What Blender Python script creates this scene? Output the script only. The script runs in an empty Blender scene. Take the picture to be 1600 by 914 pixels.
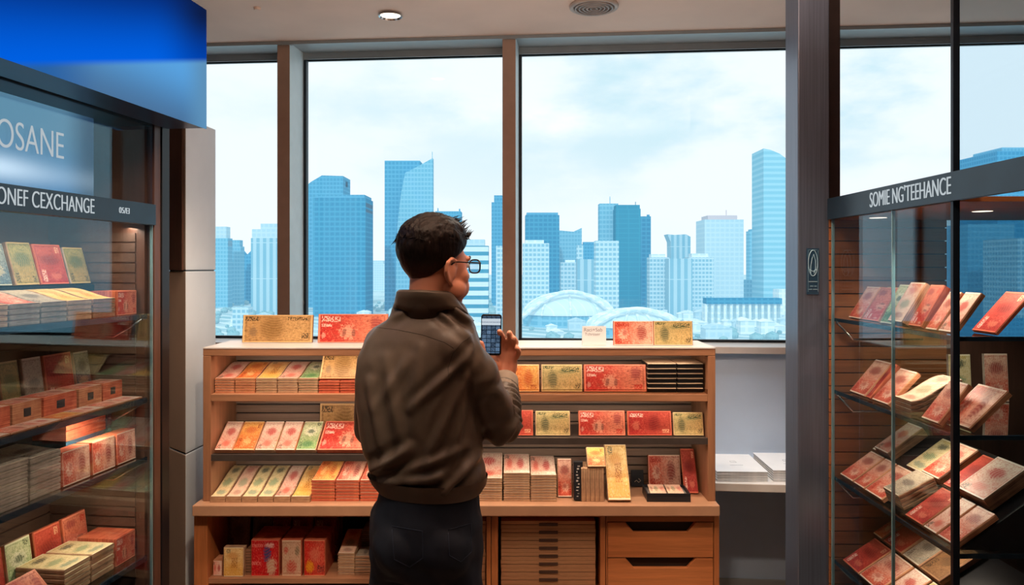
import bpy, bmesh, math, random
from mathutils import Vector, Matrix, Euler, noise
random.seed(7)
scene = bpy.context.scene
C = scene.collection
R = math.radians
# survey constants: focal length in pixels of a 1600-wide frame, horizon row, eye height (m)
F, HX, HY, EZ = 1200.0, 800.0, 418.0, 1.6


def at(px, py, Y):
    """world point seen at a pixel of the survey photograph at depth Y"""
    return Vector(((px - HX) * Y / F, Y, EZ + (HY - py) * Y / F))


def xat(px, Y): return (px - HX) * Y / F
def zat(py, Y): return EZ + (HY - py) * Y / F


# ------------------------------------------------------------------ node maths
class S:
    def __init__(s, nt, k): s.nt = nt; s.k = k
    def _m(s, op, *a):
        n = s.nt.nodes.new('ShaderNodeMath'); n.operation = op
        for i, v in enumerate((s,) + a):
            if isinstance(v, S): s.nt.links.new(v.k, n.inputs[i])
            else: n.inputs[i].default_value = v
        return S(s.nt, n.outputs[0])
    def __add__(s, o): return s._m('ADD', o)
    def __sub__(s, o): return s._m('SUBTRACT', o)
    def __mul__(s, o): return s._m('MULTIPLY', o)
    def __truediv__(s, o): return s._m('DIVIDE', o)
    __radd__ = __add__
    __rmul__ = __mul__
    def rsub(s, v): return (s * -1.0) + v
    def abs(s): return s._m('ABSOLUTE')
    def max(s, o): return s._m('MAXIMUM', o)
    def min(s, o): return s._m('MINIMUM', o)
    def lt(s, o): return s._m('LESS_THAN', o)
    def gt(s, o): return s._m('GREATER_THAN', o)
    def sin(s): return s._m('SINE')
    def pow(s, o): return s._m('POWER', o)
    def fract(s): return s._m('FRACT')
    def floor(s): return s._m('FLOOR')
    def sqrt(s): return s._m('SQRT')
    def ss(s, a, b, lo=0.0, hi=1.0):
        n = s.nt.nodes.new('ShaderNodeMapRange'); n.interpolation_type = 'SMOOTHSTEP'
        s.nt.links.new(s.k, n.inputs[0])
        for i, v in enumerate((a, b, lo, hi)): n.inputs[i + 1].default_value = v
        return S(s.nt, n.outputs[0])


def col4(c): return (c[0], c[1], c[2], 1.0)


def srgb(r, g, b):
    f = lambda v: (v / 255 / 12.92) if v <= 10 else ((v / 255 + .055) / 1.055) ** 2.4
    return (f(r), f(g), f(b))


class M:
    """small material builder"""
    def __init__(s, name):
        s.m = bpy.data.materials.new(name); s.m.use_nodes = True
        s.nt = s.m.node_tree; s.nt.nodes.clear()
        s.out = s.nt.nodes.new('ShaderNodeOutputMaterial')
    def n(s, t): return s.nt.nodes.new(t)
    def link(s, a, b): s.nt.links.new(a.k if isinstance(a, S) else a, b)
    def coord(s, kind='Object'):
        if kind == 'World':
            return s.n('ShaderNodeNewGeometry').outputs['Position']
        return s.n('ShaderNodeTexCoord').outputs[kind]
    def xyz(s, sock):
        n = s.n('ShaderNodeSeparateXYZ'); s.link(sock, n.inputs[0])
        return [S(s.nt, o) for o in n.outputs]
    def scaled(s, sock, sc):
        n = s.n('ShaderNodeMapping'); s.link(sock, n.inputs[0]); n.inputs['Scale'].default_value = sc
        return n.outputs[0]
    def noise(s, sock, scale, detail=3.0, rough=.55, dist=0.0):
        n = s.n('ShaderNodeTexNoise'); n.inputs['Scale'].default_value = scale
        n.inputs['Detail'].default_value = detail; n.inputs['Roughness'].default_value = rough
        n.inputs['Distortion'].default_value = dist
        if sock is not None: s.link(sock, n.inputs['Vector'])
        return S(s.nt, n.outputs['Fac'])
    def mix(s, f, a, b):
        n = s.n('ShaderNodeMix'); n.data_type = 'RGBA'
        if isinstance(f, S): s.link(f, n.inputs[0])
        else: n.inputs[0].default_value = f
        for v, i in ((a, 6), (b, 7)):
            if isinstance(v, (tuple, list)): n.inputs[i].default_value = col4(v)
            else: s.link(v, n.inputs[i])
        return n.outputs[2]
    def principled(s, color, rough=.5, metal=0.0, bump=None, bstr=.2, bdist=.002, emis=None, estr=0.0, spec=None):
        p = s.n('ShaderNodeBsdfPrincipled')
        if isinstance(color, (tuple, list)): p.inputs['Base Color'].default_value = col4(color)
        else: s.link(color, p.inputs['Base Color'])
        if isinstance(rough, S): s.link(rough, p.inputs['Roughness'])
        else: p.inputs['Roughness'].default_value = rough
        p.inputs['Metallic'].default_value = metal
        if spec is not None: p.inputs['Specular IOR Level'].default_value = spec
        if bump is not None:
            b = s.n('ShaderNodeBump'); b.inputs['Strength'].default_value = bstr; b.inputs['Distance'].default_value = bdist
            s.link(bump, b.inputs['Height']); s.link(b.outputs[0], p.inputs['Normal'])
        if emis is not None:
            if isinstance(emis, (tuple, list)): p.inputs['Emission Color'].default_value = col4(emis)
            else: s.link(emis, p.inputs['Emission Color'])
            p.inputs['Emission Strength'].default_value = estr
        s.link(p.outputs[0], s.out.inputs[0])
        return s.m


def plain(name, c, rough=.5, metal=0.0, var=.12, scale=14.0, bstr=0.0, spec=None, stretch=(1, 1, 1)):
    m = M(name); co = m.scaled(m.coord(), stretch)
    nz = m.noise(co, scale, 4)
    lo = tuple(v * (1 - var) for v in c); hi = tuple(min(1, v * (1 + var)) for v in c)
    col = m.mix(nz.ss(.3, .7), lo, hi)
    return m.principled(col, rough, metal, bump=nz if bstr else None, bstr=bstr, spec=spec)


def wood(name, c, axis=0, rough=.45, var=.2, ring=1.0):
    m = M(name); st = [26, 26, 26]; st[axis] = 1.6
    co = m.scaled(m.coord(), tuple(st))
    a = m.noise(co, 1.6 * ring, 5, .6, .6); b = m.noise(co, 7 * ring, 3, .6)
    f = (a * .7 + b * .3).ss(.3, .72)
    lo = tuple(v * (1 - var) for v in c); hi = tuple(min(1, v * (1 + var)) for v in c)
    return m.principled(m.mix(f, lo, hi), rough, bump=f, bstr=.06)


def glass(name, tint=(1, 1, 1), r0=.04, gloss=1.0, rough=0.0, gcol=(1, 1, 1)):
    m = M(name)
    g = m.n('ShaderNodeNewGeometry')
    d = m.n('ShaderNodeVectorMath'); d.operation = 'DOT_PRODUCT'
    m.link(g.outputs['Incoming'], d.inputs[0]); m.link(g.outputs['Normal'], d.inputs[1])
    c = S(m.nt, d.outputs['Value']).abs()
    f = c.rsub(1.0).max(0.0).pow(5.0) * (1 - r0) + r0
    f = (f * gloss).min(1.0)
    t = m.n('ShaderNodeBsdfTransparent'); t.inputs[0].default_value = col4(tint)
    gl = m.n('ShaderNodeBsdfGlossy'); gl.inputs[0].default_value = col4(gcol); gl.inputs['Roughness'].default_value = rough
    mx = m.n('ShaderNodeMixShader'); m.link(f, mx.inputs[0]); m.link(t.outputs[0], mx.inputs[1]); m.link(gl.outputs[0], mx.inputs[2])
    m.link(mx.outputs[0], m.out.inputs[0])
    return m.m


def emit(name, c, strength):
    m = M(name); e = m.n('ShaderNodeEmission'); e.inputs[0].default_value = col4(c); e.inputs[1].default_value = strength
    m.link(e.outputs[0], m.out.inputs[0]); return m.m


# ------------------------------------------------------------------ meshes
def box(bm, x0, x1, y0, y1, z0, z1, mi=0):
    vs = [bm.verts.new((x, y, z)) for x in (x0, x1) for y in (y0, y1) for z in (z0, z1)]
    fs = []
    for q in ((0, 1, 3, 2), (4, 6, 7, 5), (0, 4, 5, 1), (2, 3, 7, 6), (0, 2, 6, 4), (1, 5, 7, 3)):
        f = bm.faces.new([vs[i] for i in q]); f.material_index = mi; fs.append(f)
    return vs


def prism(bm, pts, z0, z1, mi=0, axis='z'):
    """extrude a polygon; axis z: pts are (x,y); axis y: pts are (x,z); axis x: pts are (y,z)"""
    mk = {'z': lambda p, h: (p[0], p[1], h), 'y': lambda p, h: (p[0], h, p[1]), 'x': lambda p, h: (h, p[0], p[1])}[axis]
    a = [bm.verts.new(mk(p, z0)) for p in pts]; b = [bm.verts.new(mk(p, z1)) for p in pts]
    n = len(pts)
    fs = [bm.faces.new(a[::-1]), bm.faces.new(b)]
    for i in range(n):
        fs.append(bm.faces.new((a[i], a[(i + 1) % n], b[(i + 1) % n], b[i])))
    for f in fs: f.material_index = mi
    return a + b


def tube(bm, pts, rad, seg=10, caps=True):
    """tapered tube along points; rad number or list"""
    pts = [Vector(p) for p in pts]; n = len(pts)
    rad = rad if isinstance(rad, (list, tuple)) else [rad] * n
    rings = []; up = None
    for i, p in enumerate(pts):
        t = (pts[min(i + 1, n - 1)] - pts[max(i - 1, 0)]).normalized()
        if up is None:
            up = t.orthogonal().normalized()
        else:
            up = (up - t * up.dot(t)).normalized()
        v = t.cross(up)
        rings.append([bm.verts.new(p + (up * math.cos(a) + v * math.sin(a)) * rad[i]) for a in (2 * math.pi * k / seg for k in range(seg))])
    for a, b in zip(rings, rings[1:]):
        for k in range(seg): bm.faces.new((a[k], a[(k + 1) % seg], b[(k + 1) % seg], b[k]))
    if caps:
        bm.faces.new(rings[0][::-1]); bm.faces.new(rings[-1])
    return rings


def ball(bm, c, r, sub=3, rot=None):
    """ellipsoid"""
    r = r if isinstance(r, (list, tuple)) else (r, r, r)
    m = Matrix.Translation(Vector(c)) @ (rot.to_4x4() if rot is not None else Matrix()) @ Matrix.Diagonal((*r, 1))
    return bmesh.ops.create_icosphere(bm, subdivisions=sub, radius=1.0, matrix=m)['verts']


def limb(bm, pts, rad, sub=3, seg=16):
    """tube with round ends, for fusing"""
    tube(bm, pts, rad, seg)
    for p, r in zip(pts, rad): ball(bm, p, r * 1.0, sub)


def loft(bm, rings, seg=40, power=2.3, caps=True):
    """rings: (centre, half width vector, half depth vector)"""
    out = []
    for c, u, v in rings:
        c, u, v = Vector(c), Vector(u), Vector(v); rr = []
        for k in range(seg):
            a = 2 * math.pi * k / seg; ca, sa = math.cos(a), math.sin(a)
            x = math.copysign(abs(ca) ** (2 / power), ca); y = math.copysign(abs(sa) ** (2 / power), sa)
            rr.append(bm.verts.new(c + u * x + v * y))
        out.append(rr)
    for a, b in zip(out, out[1:]):
        for k in range(seg): bm.faces.new((a[k], a[(k + 1) % seg], b[(k + 1) % seg], b[k]))
    if caps:
        bm.faces.new(out[0][::-1]); bm.faces.new(out[-1])
    return out


def finish(bm, name, mats, smooth=False, recalc=True):
    if recalc: bmesh.ops.recalc_face_normals(bm, faces=bm.faces[:])
    me = bpy.data.meshes.new(name); bm.to_mesh(me); bm.free()
    for m in (mats if isinstance(mats, (list, tuple)) else [mats]): me.materials.append(m)
    if smooth:
        for p in me.polygons: p.use_smooth = True
    return me


def link(name, data, parent=None):
    o = bpy.data.objects.new(name, data); C.objects.link(o)
    if parent is not None: o.parent = parent
    return o


def mw(o):
    m = Matrix.LocRotScale(o.location, o.rotation_euler, o.scale)
    return mw(o.parent) @ m if o.parent else m


def part(name, bm, mats, parent, bevel=0.0, smooth=False, label=None):
    """bm is in world coordinates; the part keeps the frame of its parent"""
    bm.transform(mw(parent).inverted())
    o = link(name, finish(bm, name, mats, smooth), parent)
    if bevel: bev(o, bevel)
    if label: o['label'] = label
    return o


def bev(o, w):
    b = o.modifiers.new('bevel', 'BEVEL'); b.width = w; b.segments = 2; b.limit_method = 'ANGLE'; b.angle_limit = R(40)
    b.harden_normals = False


def thing(name, label, cat, loc=(0, 0, 0), rz=0, group=None):
    o = link(name, None); o.location = loc; o.rotation_euler = (0, 0, rz); o.empty_display_size = .1
    return tag(o, label, cat, group)


def tag(o, label, cat, group=None, kind=None):
    if label: o['label'] = label
    if cat: o['category'] = cat
    if group: o['group'] = group
    if kind: o['kind'] = kind
    return o


def solo(name, bm, mats, label, cat, group=None, origin=None, bevel=0, smooth=False, kind=None):
    """a thing that is one mesh, bm in world coordinates"""
    if origin is None:
        vs = bm.verts
        origin = Vector(((min(v.co.x for v in vs) + max(v.co.x for v in vs)) / 2, (min(v.co.y for v in vs) + max(v.co.y for v in vs)) / 2, min(v.co.z for v in vs)))
    bm.transform(Matrix.Translation(-Vector(origin)))
    o = link(name, finish(bm, name, mats, smooth)); o.location = origin
    if bevel: bev(o, bevel)
    return tag(o, label, cat, group, kind)


def struct(name, bm, mats, parent=None, bevel=0):
    o = link(name, finish(bm, name, mats), parent); o['kind'] = 'structure'
    if bevel: bev(o, bevel)
    return o


def fuse(bm, voxel, smooth=4, factor=.5):
    """voxel-union of everything in bm, returned as a new bmesh"""
    bmesh.ops.recalc_face_normals(bm, faces=bm.faces[:])
    me = bpy.data.meshes.new('fuse_tmp'); bm.to_mesh(me); bm.free()
    o = bpy.data.objects.new('fuse_tmp', me); C.objects.link(o)
    r = o.modifiers.new('r', 'REMESH'); r.mode = 'VOXEL'; r.voxel_size = voxel
    if smooth:
        s = o.modifiers.new('s', 'SMOOTH'); s.iterations = smooth; s.factor = factor
    dg = bpy.context.evaluated_depsgraph_get(); dg.update()
    ev = o.evaluated_get(dg); m2 = ev.to_mesh()
    b2 = bmesh.new(); b2.from_mesh(m2); ev.to_mesh_clear()
    bpy.data.objects.remove(o); bpy.data.meshes.remove(me)
    return b2


def lettering(name, body, size, mat, parent, m, extrude=.001, align='CENTER', space=1.0, spacing_x=1.0):
    """text as a mesh part; m is its world matrix"""
    cu = bpy.data.curves.new(name, 'FONT'); cu.body = body; cu.size = size; cu.extrude = extrude
    cu.align_x = align; cu.align_y = 'CENTER'; cu.space_character = space; cu.offset = -size * .012
    o = bpy.data.objects.new('txt_tmp', cu); C.objects.link(o)
    dg = bpy.context.evaluated_depsgraph_get(); dg.update()
    me = bpy.data.meshes.new_from_object(o.evaluated_get(dg))
    bpy.data.objects.remove(o)
    bm = bmesh.new(); bm.from_mesh(me); bpy.data.meshes.remove(me)
    bm.transform(Matrix.Diagonal((spacing_x, 1, 1, 1)))
    bm.transform(m)
    return part(name, bm, mat, parent)
# ------------------------------------------------------------------ materials
W_CASE = wood('unit wood', srgb(170, 122, 90), 0)
W_CASEV = wood('unit wood upright', srgb(160, 114, 84), 2)
W_OAK = wood('oak cabinet', srgb(196, 122, 72), 0, .4)
W_OAKV = wood('oak upright', srgb(190, 118, 70), 2, .4)
W_TOP = plain('pale worktop', srgb(182, 140, 110), .4, var=.05)
W_WHITE = plain('white laminate top', srgb(232, 228, 224), .35, var=.03)
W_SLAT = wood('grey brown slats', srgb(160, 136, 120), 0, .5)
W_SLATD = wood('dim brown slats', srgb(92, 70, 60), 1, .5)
W_SLAT2 = wood('orange brown slats', srgb(156, 96, 56), 0, .5)
W_BROWN = wood('dark brown veneer', srgb(92, 62, 50), 2, .45)
DARK = plain('near black', srgb(20, 20, 24), .45)
DARKIN = plain('dark cupboard inside', srgb(46, 34, 28), .7)
GASKET = plain('black gasket', srgb(22, 32, 42), .5)
FRAME = plain('taupe window frame', srgb(168, 138, 120), .45, var=.05)
FRAME_LIT = plain('window lit frame', srgb(222, 238, 242), .45, var=.03)
FRAME_H = plain('grey window head', srgb(150, 156, 158), .4, var=.04)
WALLM = plain('cool light tinted wall', srgb(184, 206, 232), .7, var=.03, scale=5)  # cool light is tinted into this wall colour
WALLG = plain('warm grey wall paint', srgb(120, 100, 88), .8, var=.05)
CEIL = plain('warm ceiling paint', srgb(232, 202, 184), .8, var=.03, scale=4)
FLOORM = wood('floor boards', srgb(150, 130, 116), 1, .35)
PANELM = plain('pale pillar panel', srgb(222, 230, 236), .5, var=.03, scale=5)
PANEL_LIT = plain('warm lit pillar panel', srgb(196, 170, 150), .5, var=.05, scale=5)
STEEL = plain('brushed bronze steel', srgb(102, 114, 134), .32, .55, var=.12, scale=8, stretch=(30, 30, .4))
STEELD = plain('dark bronze', srgb(52, 42, 42), .35, .6)
HEADM = plain('slate header', srgb(30, 52, 70), .35, .2)
WHITE_T = emit('lit white lettering', (.8, .9, .95), .62)
CHROME = plain('chrome', (.7, .7, .72), .15, 1.0, var=.03)
GL_WIN = glass('window glass', (.97, .99, 1.0), .02)
GL_CASE = glass('cabinet glass', (.88, .93, .96), .05, 1.1, gcol=(.6, .88, 1.0))
GL_CASER = glass('cabinet glass right', (.88, .92, .94), .035, 1.0, gcol=(.6, .87, 1.0))
GL_UP = glass('upper pane', (.86, .93, .97), .03, .8)
GL_EDGE = plain('glass edge', srgb(120, 160, 170), .15, .2)
GL_SHELF = glass('shelf glass', (.74, .80, .82), .05, 1.4)
SHELFEDGE = plain('dark shelf edge', srgb(34, 56, 72), .25, .3)
PAPER = plain('white paper', srgb(236, 240, 244), .6, var=.02)
BLACKBOX = plain('black presentation box', srgb(30, 32, 38), .4)


def edge_mat(name, ca, cb, freq=420.0):
    m = M(name); co = m.coord(); x, y, z = m.xyz(co)
    nz = m.noise(m.scaled(co, (6, 6, 700)), 1.0, 2)
    nb = m.noise(co, 30.0, 2)
    f = (nz * .75 + nb * .35).ss(.35, .75)
    return m.principled(m.mix(f, ca, cb), .75, bump=nz, bstr=.3, bdist=.001)


ED_CREAM = edge_mat('cream paper edges', srgb(128, 84, 60), srgb(222, 186, 146))
ED_RED = edge_mat('red paper edges', srgb(150, 42, 28), srgb(236, 132, 92))
ED_ORANGE = edge_mat('salmon paper edges', srgb(150, 78, 52), srgb(224, 160, 116))
ED_GREY = edge_mat('grey paper edges', srgb(96, 84, 76), srgb(206, 186, 166))
ED_BROWN = edge_mat('brown paper edges', srgb(92, 60, 44), srgb(186, 136, 100))
ED_BLUE = edge_mat('blue paper edges', srgb(16, 40, 58), srgb(60, 110, 140))
ED_WHITE = edge_mat('white paper edges', srgb(170, 180, 190), srgb(240, 243, 246))


def note_mat(name, bgA, bgB, ink, paper, ells=(), texts=(), border=.03, wave=1.0, seed=0.0, gl=.45):
    """printed sheet: two-tone ground, engraved waves, ovals (u,v,ru,rv,colour,amount) and lines of scribble (u0,u1,v0,v1,colour)"""
    m = M(name); uv = m.coord('UV'); u, v, _ = m.xyz(uv)
    w1 = ((u * 60.0 * wave + (v * 9.0 + seed).sin() * 5.0).sin() * .5 + .5)
    w2 = ((v * 70.0 + (u * 13.0 + seed).sin() * 4.0).sin() * .5 + .5)
    off = m.n('ShaderNodeMapping'); m.link(uv, off.inputs[0]); off.inputs['Location'].default_value = (seed * 3.1, seed * 1.7, seed)
    off.inputs['Scale'].default_value = (2.2, 1.0, 1.0)
    nz = m.noise(off.outputs[0], 5.0, 6, .65, .4)
    fine = m.noise(off.outputs[0], 34.0, 3, .7)
    med = m.noise(off.outputs[0], 13.0, 4, .65, .8)
    g = (u + (nz - .5) * .7).ss(.15, .85)
    col = m.mix(g, bgA, bgB)
    col = m.mix((w1 * w2).ss(.2, .9) * .30 * (fine.ss(.3, .6)), col, ink)
    col = m.mix(nz.ss(.50, .70) * (w2 * .6 + .4) * .6, col, ink)
    col = m.mix(fine.ss(.55, .8) * .35, col, ink)
    col = m.mix(med.ss(.52, .62) * .42, col, ink)
    col = m.mix(med.ss(.46, .37) * .5, col, paper)
    col = m.mix(nz.ss(.30, .14) * .6, col, paper)
    for (cu, cv, ru, rv, c, a) in ells:
        d = (((u - cu) / ru).pow(2.0) + ((v - cv) / rv).pow(2.0)).sqrt()
        rag = (d * 1.10 + (med - .5) * 2.4 + (fine - .5) * 1.2).ss(1.08, .66)
        col = m.mix(rag * (w2 * .35 + .65) * a, col, c)
    col = m.mix(u.gt(.045) * u.lt(.955) * v.gt(.06) * v.lt(.94) * (u.lt(.06).max(u.gt(.94)).max(v.lt(.085)).max(v.gt(.915))) * .4, col, ink)
    for (a0, a1, b0, b1, c) in texts:
        msk = u.gt(a0) * u.lt(a1) * v.gt(b0) * v.lt(b1)
        scr = m.noise(m.scaled(uv, (46, 16, 1)), 1.0, 1, .5).ss(.46, .52)
        col = m.mix(msk * scr * .85, col, c)
    e = (u - .5).abs().max((v - .5).abs())
    col = m.mix(e.gt(.5 - border), col, paper)
    return m.principled(col, gl, spec=.35)


def s3(*a): return srgb(*a)
INK_R = s3(140, 24, 24); INK_G = s3(28, 66, 46); INK_B = s3(84, 48, 22); CREAM = s3(244, 222, 186); ROSE = s3(250, 214, 196)
N_RED = note_mat('red note', s3(204, 58, 50), s3(232, 142, 112), INK_R, s3(244, 150, 120),
                 [(.42, .38, .13, .30, s3(236, 176, 146), .85), (.375, .34, .036, .15, s3(128, 70, 62), .85), (.51, .34, .036, .15, s3(128, 70, 62), .85), (.83, .66, .095, .27, s3(146, 48, 58), .8), (.08, .24, .04, .13, s3(226, 170, 150), .8)],
                 [(.05, .32, .72, .93, ROSE), (.05, .2, .55, .66, ROSE), (.8, .93, .08, .26, s3(200, 20, 16))], seed=.3)
N_RED2 = note_mat('deep red note', s3(186, 54, 50), s3(200, 84, 68), INK_R, s3(226, 120, 92),
                  [(.6, .5, .17, .40, s3(120, 22, 28), .75), (.2, .4, .1, .25, s3(226, 130, 104), .7)],
                  [(.06, .36, .74, .9, ROSE), (.78, .94, .1, .25, s3(250, 190, 150))], seed=1.1)
N_PINK = note_mat('pink note', s3(232, 110, 84), s3(246, 196, 170), s3(176, 58, 46), s3(252, 226, 204),
                  [(.70, .5, .15, .36, s3(150, 30, 36), .85), (.25, .45, .13, .30, s3(250, 214, 190), .8), (.28, .5, .07, .15, s3(190, 70, 56), .8)],
                  [(.06, .4, .78, .92, s3(180, 40, 34)), (.06, .2, .08, .26, s3(170, 40, 30))], seed=2.2)
N_PINKW = note_mat('pale pink note', s3(240, 178, 156), s3(248, 226, 206), s3(196, 84, 66), s3(252, 238, 222),
                   [(.64, .5, .16, .30, s3(192, 34, 40), .92), (.22, .5, .12, .26, s3(214, 82, 66), .85)],
                   [(.04, .2, .7, .92, s3(60, 70, 60))], seed=3.2)
N_ORANGE = note_mat('orange note', s3(238, 122, 58), s3(248, 190, 104), s3(190, 76, 30), s3(252, 220, 170),
                    [(.7, .5, .14, .34, s3(206, 82, 40), .8), (.3, .5, .12, .25, s3(252, 206, 140), .8)],
                    [(.08, .4, .76, .92, s3(170, 60, 24)), (.74, .92, .1, .25, s3(170, 50, 20))], seed=4.2)
N_YELLOW = note_mat('yellow note', s3(240, 190, 96), s3(248, 216, 150), s3(196, 130, 44), s3(252, 234, 196),
                    [(.72, .55, .14, .32, s3(214, 138, 58), .75), (.3, .5, .2, .26, s3(226, 160, 70), .7)],
                    [(.3, .65, .3, .6, s3(176, 106, 40)), (.8, .95, .65, .85, s3(80, 90, 80))], seed=5.2)
N_GREEN = note_mat('green note', s3(150, 184, 120), s3(214, 220, 176), s3(60, 112, 66), s3(236, 234, 204),
                   [(.64, .5, .17, .36, s3(240, 238, 214), .95), (.64, .5, .09, .22, s3(46, 84, 60), .95), (.2, .5, .12, .34, s3(46, 110, 64), .9)],
                   [(.05, .3, .76, .92, INK_G), (.84, .96, .1, .3, INK_G)], seed=6.2)
N_OLIVE = note_mat('olive cream note', s3(204, 186, 128), s3(214, 184, 122), s3(104, 104, 62), s3(232, 208, 156),
                   [(.28, .46, .13, .38, s3(84, 96, 70), .85), (.62, .74, .3, .1, s3(110, 128, 84), .6)],
                   [(.5, .92, .72, .9, INK_G), (.05, .3, .84, .94, INK_G), (.82, .95, .1, .3, s3(60, 50, 30))], seed=7.2)
N_TAN = note_mat('tan brown note', s3(196, 152, 96), s3(206, 164, 108), s3(112, 76, 36), s3(226, 190, 132),
                 [(.42, .5, .19, .48, s3(128, 92, 44), .8), (.15, .38, .06, .2, s3(110, 84, 62), .9), (.15, .38, .08, .25, s3(176, 140, 96), .4)],
                 [(.03, .22, .78, .94, s3(48, 38, 24)), (.64, .94, .8, .92, s3(60, 46, 20)), (.84, .94, .14, .34, s3(40, 36, 28))], seed=8.2)
N_POLY = note_mat('green oval cream note', s3(240, 222, 176), s3(232, 216, 168), s3(190, 164, 96), s3(248, 234, 200),
                  [(.80, .5, .11, .30, s3(40, 66, 60), .95), (.45, .55, .13, .36, s3(110, 146, 110), .85), (.16, .5, .09, .38, s3(104, 140, 124), .85)],
                  [(.9, .97, .2, .8, s3(200, 170, 90))], seed=9.2)
N_POLYR = note_mat('pink oval cream note', s3(244, 214, 186), s3(240, 200, 176), s3(206, 120, 96), s3(250, 230, 208),
                   [(.80, .5, .11, .30, s3(206, 120, 108), .9), (.45, .5, .14, .36, s3(120, 140, 106), .8), (.16, .5, .09, .34, s3(150, 84, 70), .7)],
                   [(.9, .97, .2, .8, s3(206, 90, 66))], seed=10.2)
N_GREYB = note_mat('weathered grey note', s3(176, 164, 146), s3(206, 190, 166), s3(96, 88, 80), s3(222, 206, 182),
                   [(.5, .5, .14, .34, s3(70, 70, 72), .85)], [(.08, .3, .76, .9, s3(60, 56, 50))], seed=11.2)
N_BLUE = note_mat('slate blue note', s3(90, 120, 136), s3(150, 160, 150), s3(34, 56, 70), s3(196, 196, 176),
                  [(.35, .5, .16, .38, s3(206, 190, 150), .7), (.7, .5, .12, .3, s3(40, 60, 74), .7)], [(.06, .3, .78, .9, s3(24, 36, 48))], seed=12.2)
N_GOLDG = note_mat('gold green note', s3(176, 150, 88), s3(166, 156, 92), s3(50, 84, 52), s3(206, 180, 120),
                   [(.6, .5, .2, .42, s3(48, 92, 60), .75)], [(.06, .3, .78, .92, s3(40, 50, 34)), (.06, .2, .1, .25, s3(30, 50, 40))], seed=13.2)
N_DULL = note_mat('dull brown note', s3(132, 96, 66), s3(150, 110, 74), s3(74, 50, 34), s3(168, 128, 92),
                  [(.5, .5, .18, .34, s3(84, 62, 46), .7)], [(.1, .4, .76, .9, s3(60, 40, 28))], seed=14.2)  # dull brown ground with darker ink

# ------------------------------------------------------------------ bundles of notes
_mesh = {}


def bundle(loc, w, d, h, face, edge, label, group=None, rz=0.0, tilt=0.0, roll=0.0, long='x', lift=0.0, bow=0.0, name='banknote_bundle', cat='banknote bundle', back=None):
    """printed bundle: w across, d deep, h thick; origin at the middle of its lower front edge; tilt raises its back edge"""
    key = (round(w, 4), round(d, 4), round(h, 4), face.name, edge.name, long, round(lift, 4), round(bow, 4))
    me = _mesh.get(key)
    if me is None:
        bm = bmesh.new(); uvl = bm.loops.layers.uv.new('UVMap')
        nd = 10 if (lift or bow) else 1
        c = min(.0026, h * .24)
        rows = []
        for i in range(nd + 1):
            t = i / nd; y = d * t
            s = t * t * (3 - 2 * t)
            zo = lift * s + bow * math.sin(math.pi * t)
            rows.append([bm.verts.new((-w / 2, y, zo)), bm.verts.new((w / 2, y, zo)), bm.verts.new((w / 2, y, zo + h - c)), bm.verts.new((w / 2 - c, y, zo + h)),
                         bm.verts.new((-w / 2 + c, y, zo + h)), bm.verts.new((-w / 2, y, zo + h - c))])
        for a, b in zip(rows, rows[1:]):
            for k in range(6):
                f = bm.faces.new((a[k], a[(k + 1) % 6], b[(k + 1) % 6], b[k])); f.material_index = 0 if k in (3, 0) else 1
        for rr, flip in ((rows[0], True), (rows[-1], False)):
            f = bm.faces.new(rr[::-1] if not flip else rr); f.material_index = 1
        bmesh.ops.recalc_face_normals(bm, faces=bm.faces[:])
        for f in bm.faces:
            for l in f.loops:
                x, y = l.vert.co.x / w + .5, l.vert.co.y / d
                l[uvl].uv = (x, y) if long == 'x' else (y, 1 - x)
        me = finish(bm, 'banknote_bundle', [face, edge], recalc=False); _mesh[key] = me
    o = link(name, me); o.location = loc; o.rotation_euler = (tilt, roll, rz)
    return tag(o, label, cat, group)


ORD = ['Topmost', 'Second', 'Third', 'Fourth', 'Fifth', 'Sixth', 'Seventh', 'Eighth', 'Ninth', 'Tenth', 'Eleventh', 'Twelfth', 'Thirteenth']


def stack(loc, w, d, H, n, face, edge, desc, group, rz=0.0, long='x', lift=0.0, bow=0.0, jit=.0015, tilt=0.0, noun='bundle', faces=None, cat='banknote bundle'):
    """n bundles on one another, every one a thing; desc completes 'Topmost bundle of ...'"""
    h = H / n
    ca, sa = math.cos(rz), math.sin(rz)
    for k in range(n):
        jx, jy = (random.uniform(-jit, jit) * .5, random.uniform(-jit, jit) * (.3 if lift else 1)) if k else (0, 0)
        p = Vector(loc) + Vector((ca * jx - sa * jy, sa * jx + ca * jy, k * h))
        if tilt:
            up = Matrix.Rotation(rz, 3, 'Z') @ Matrix.Rotation(tilt, 3, 'X') @ Vector((0, 0, 1))
            p = Vector(loc) + up * (k * h) + Vector((ca * jx, sa * jx, 0))
        i = n - 1 - k
        word = 'Bottom' if k == 0 and n > 1 else ORD[i]
        lab = f'{word} {noun} {"down in" if word not in ("Topmost", "Bottom") else "of"} {desc}'
        f = faces[k % len(faces)] if faces else face
        bundle(p, w, d, h - .0022, f, edge, lab, group, rz=rz + random.uniform(-jit, jit) * (0 if lift else 3), tilt=tilt, long=long, lift=lift, bow=bow, cat=cat)
# ------------------------------------------------------------------ room shell
CEIL_Z = 2.71
TA = .088                                    # the window wall runs slightly askew
WM = Matrix.Translation((0, 3.68, 0)) @ Matrix.Rotation(-math.atan(TA), 4, 'Z')
CW = math.cos(math.atan(TA))


def wall_w(px):
    k = (px - HX) / F
    return k * 3.68 / (1 + TA * k) / CW


def wstruct(name, bm, mats, bevel=0):
    bm.transform(WM); return struct(name, bm, mats, bevel=bevel)


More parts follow.
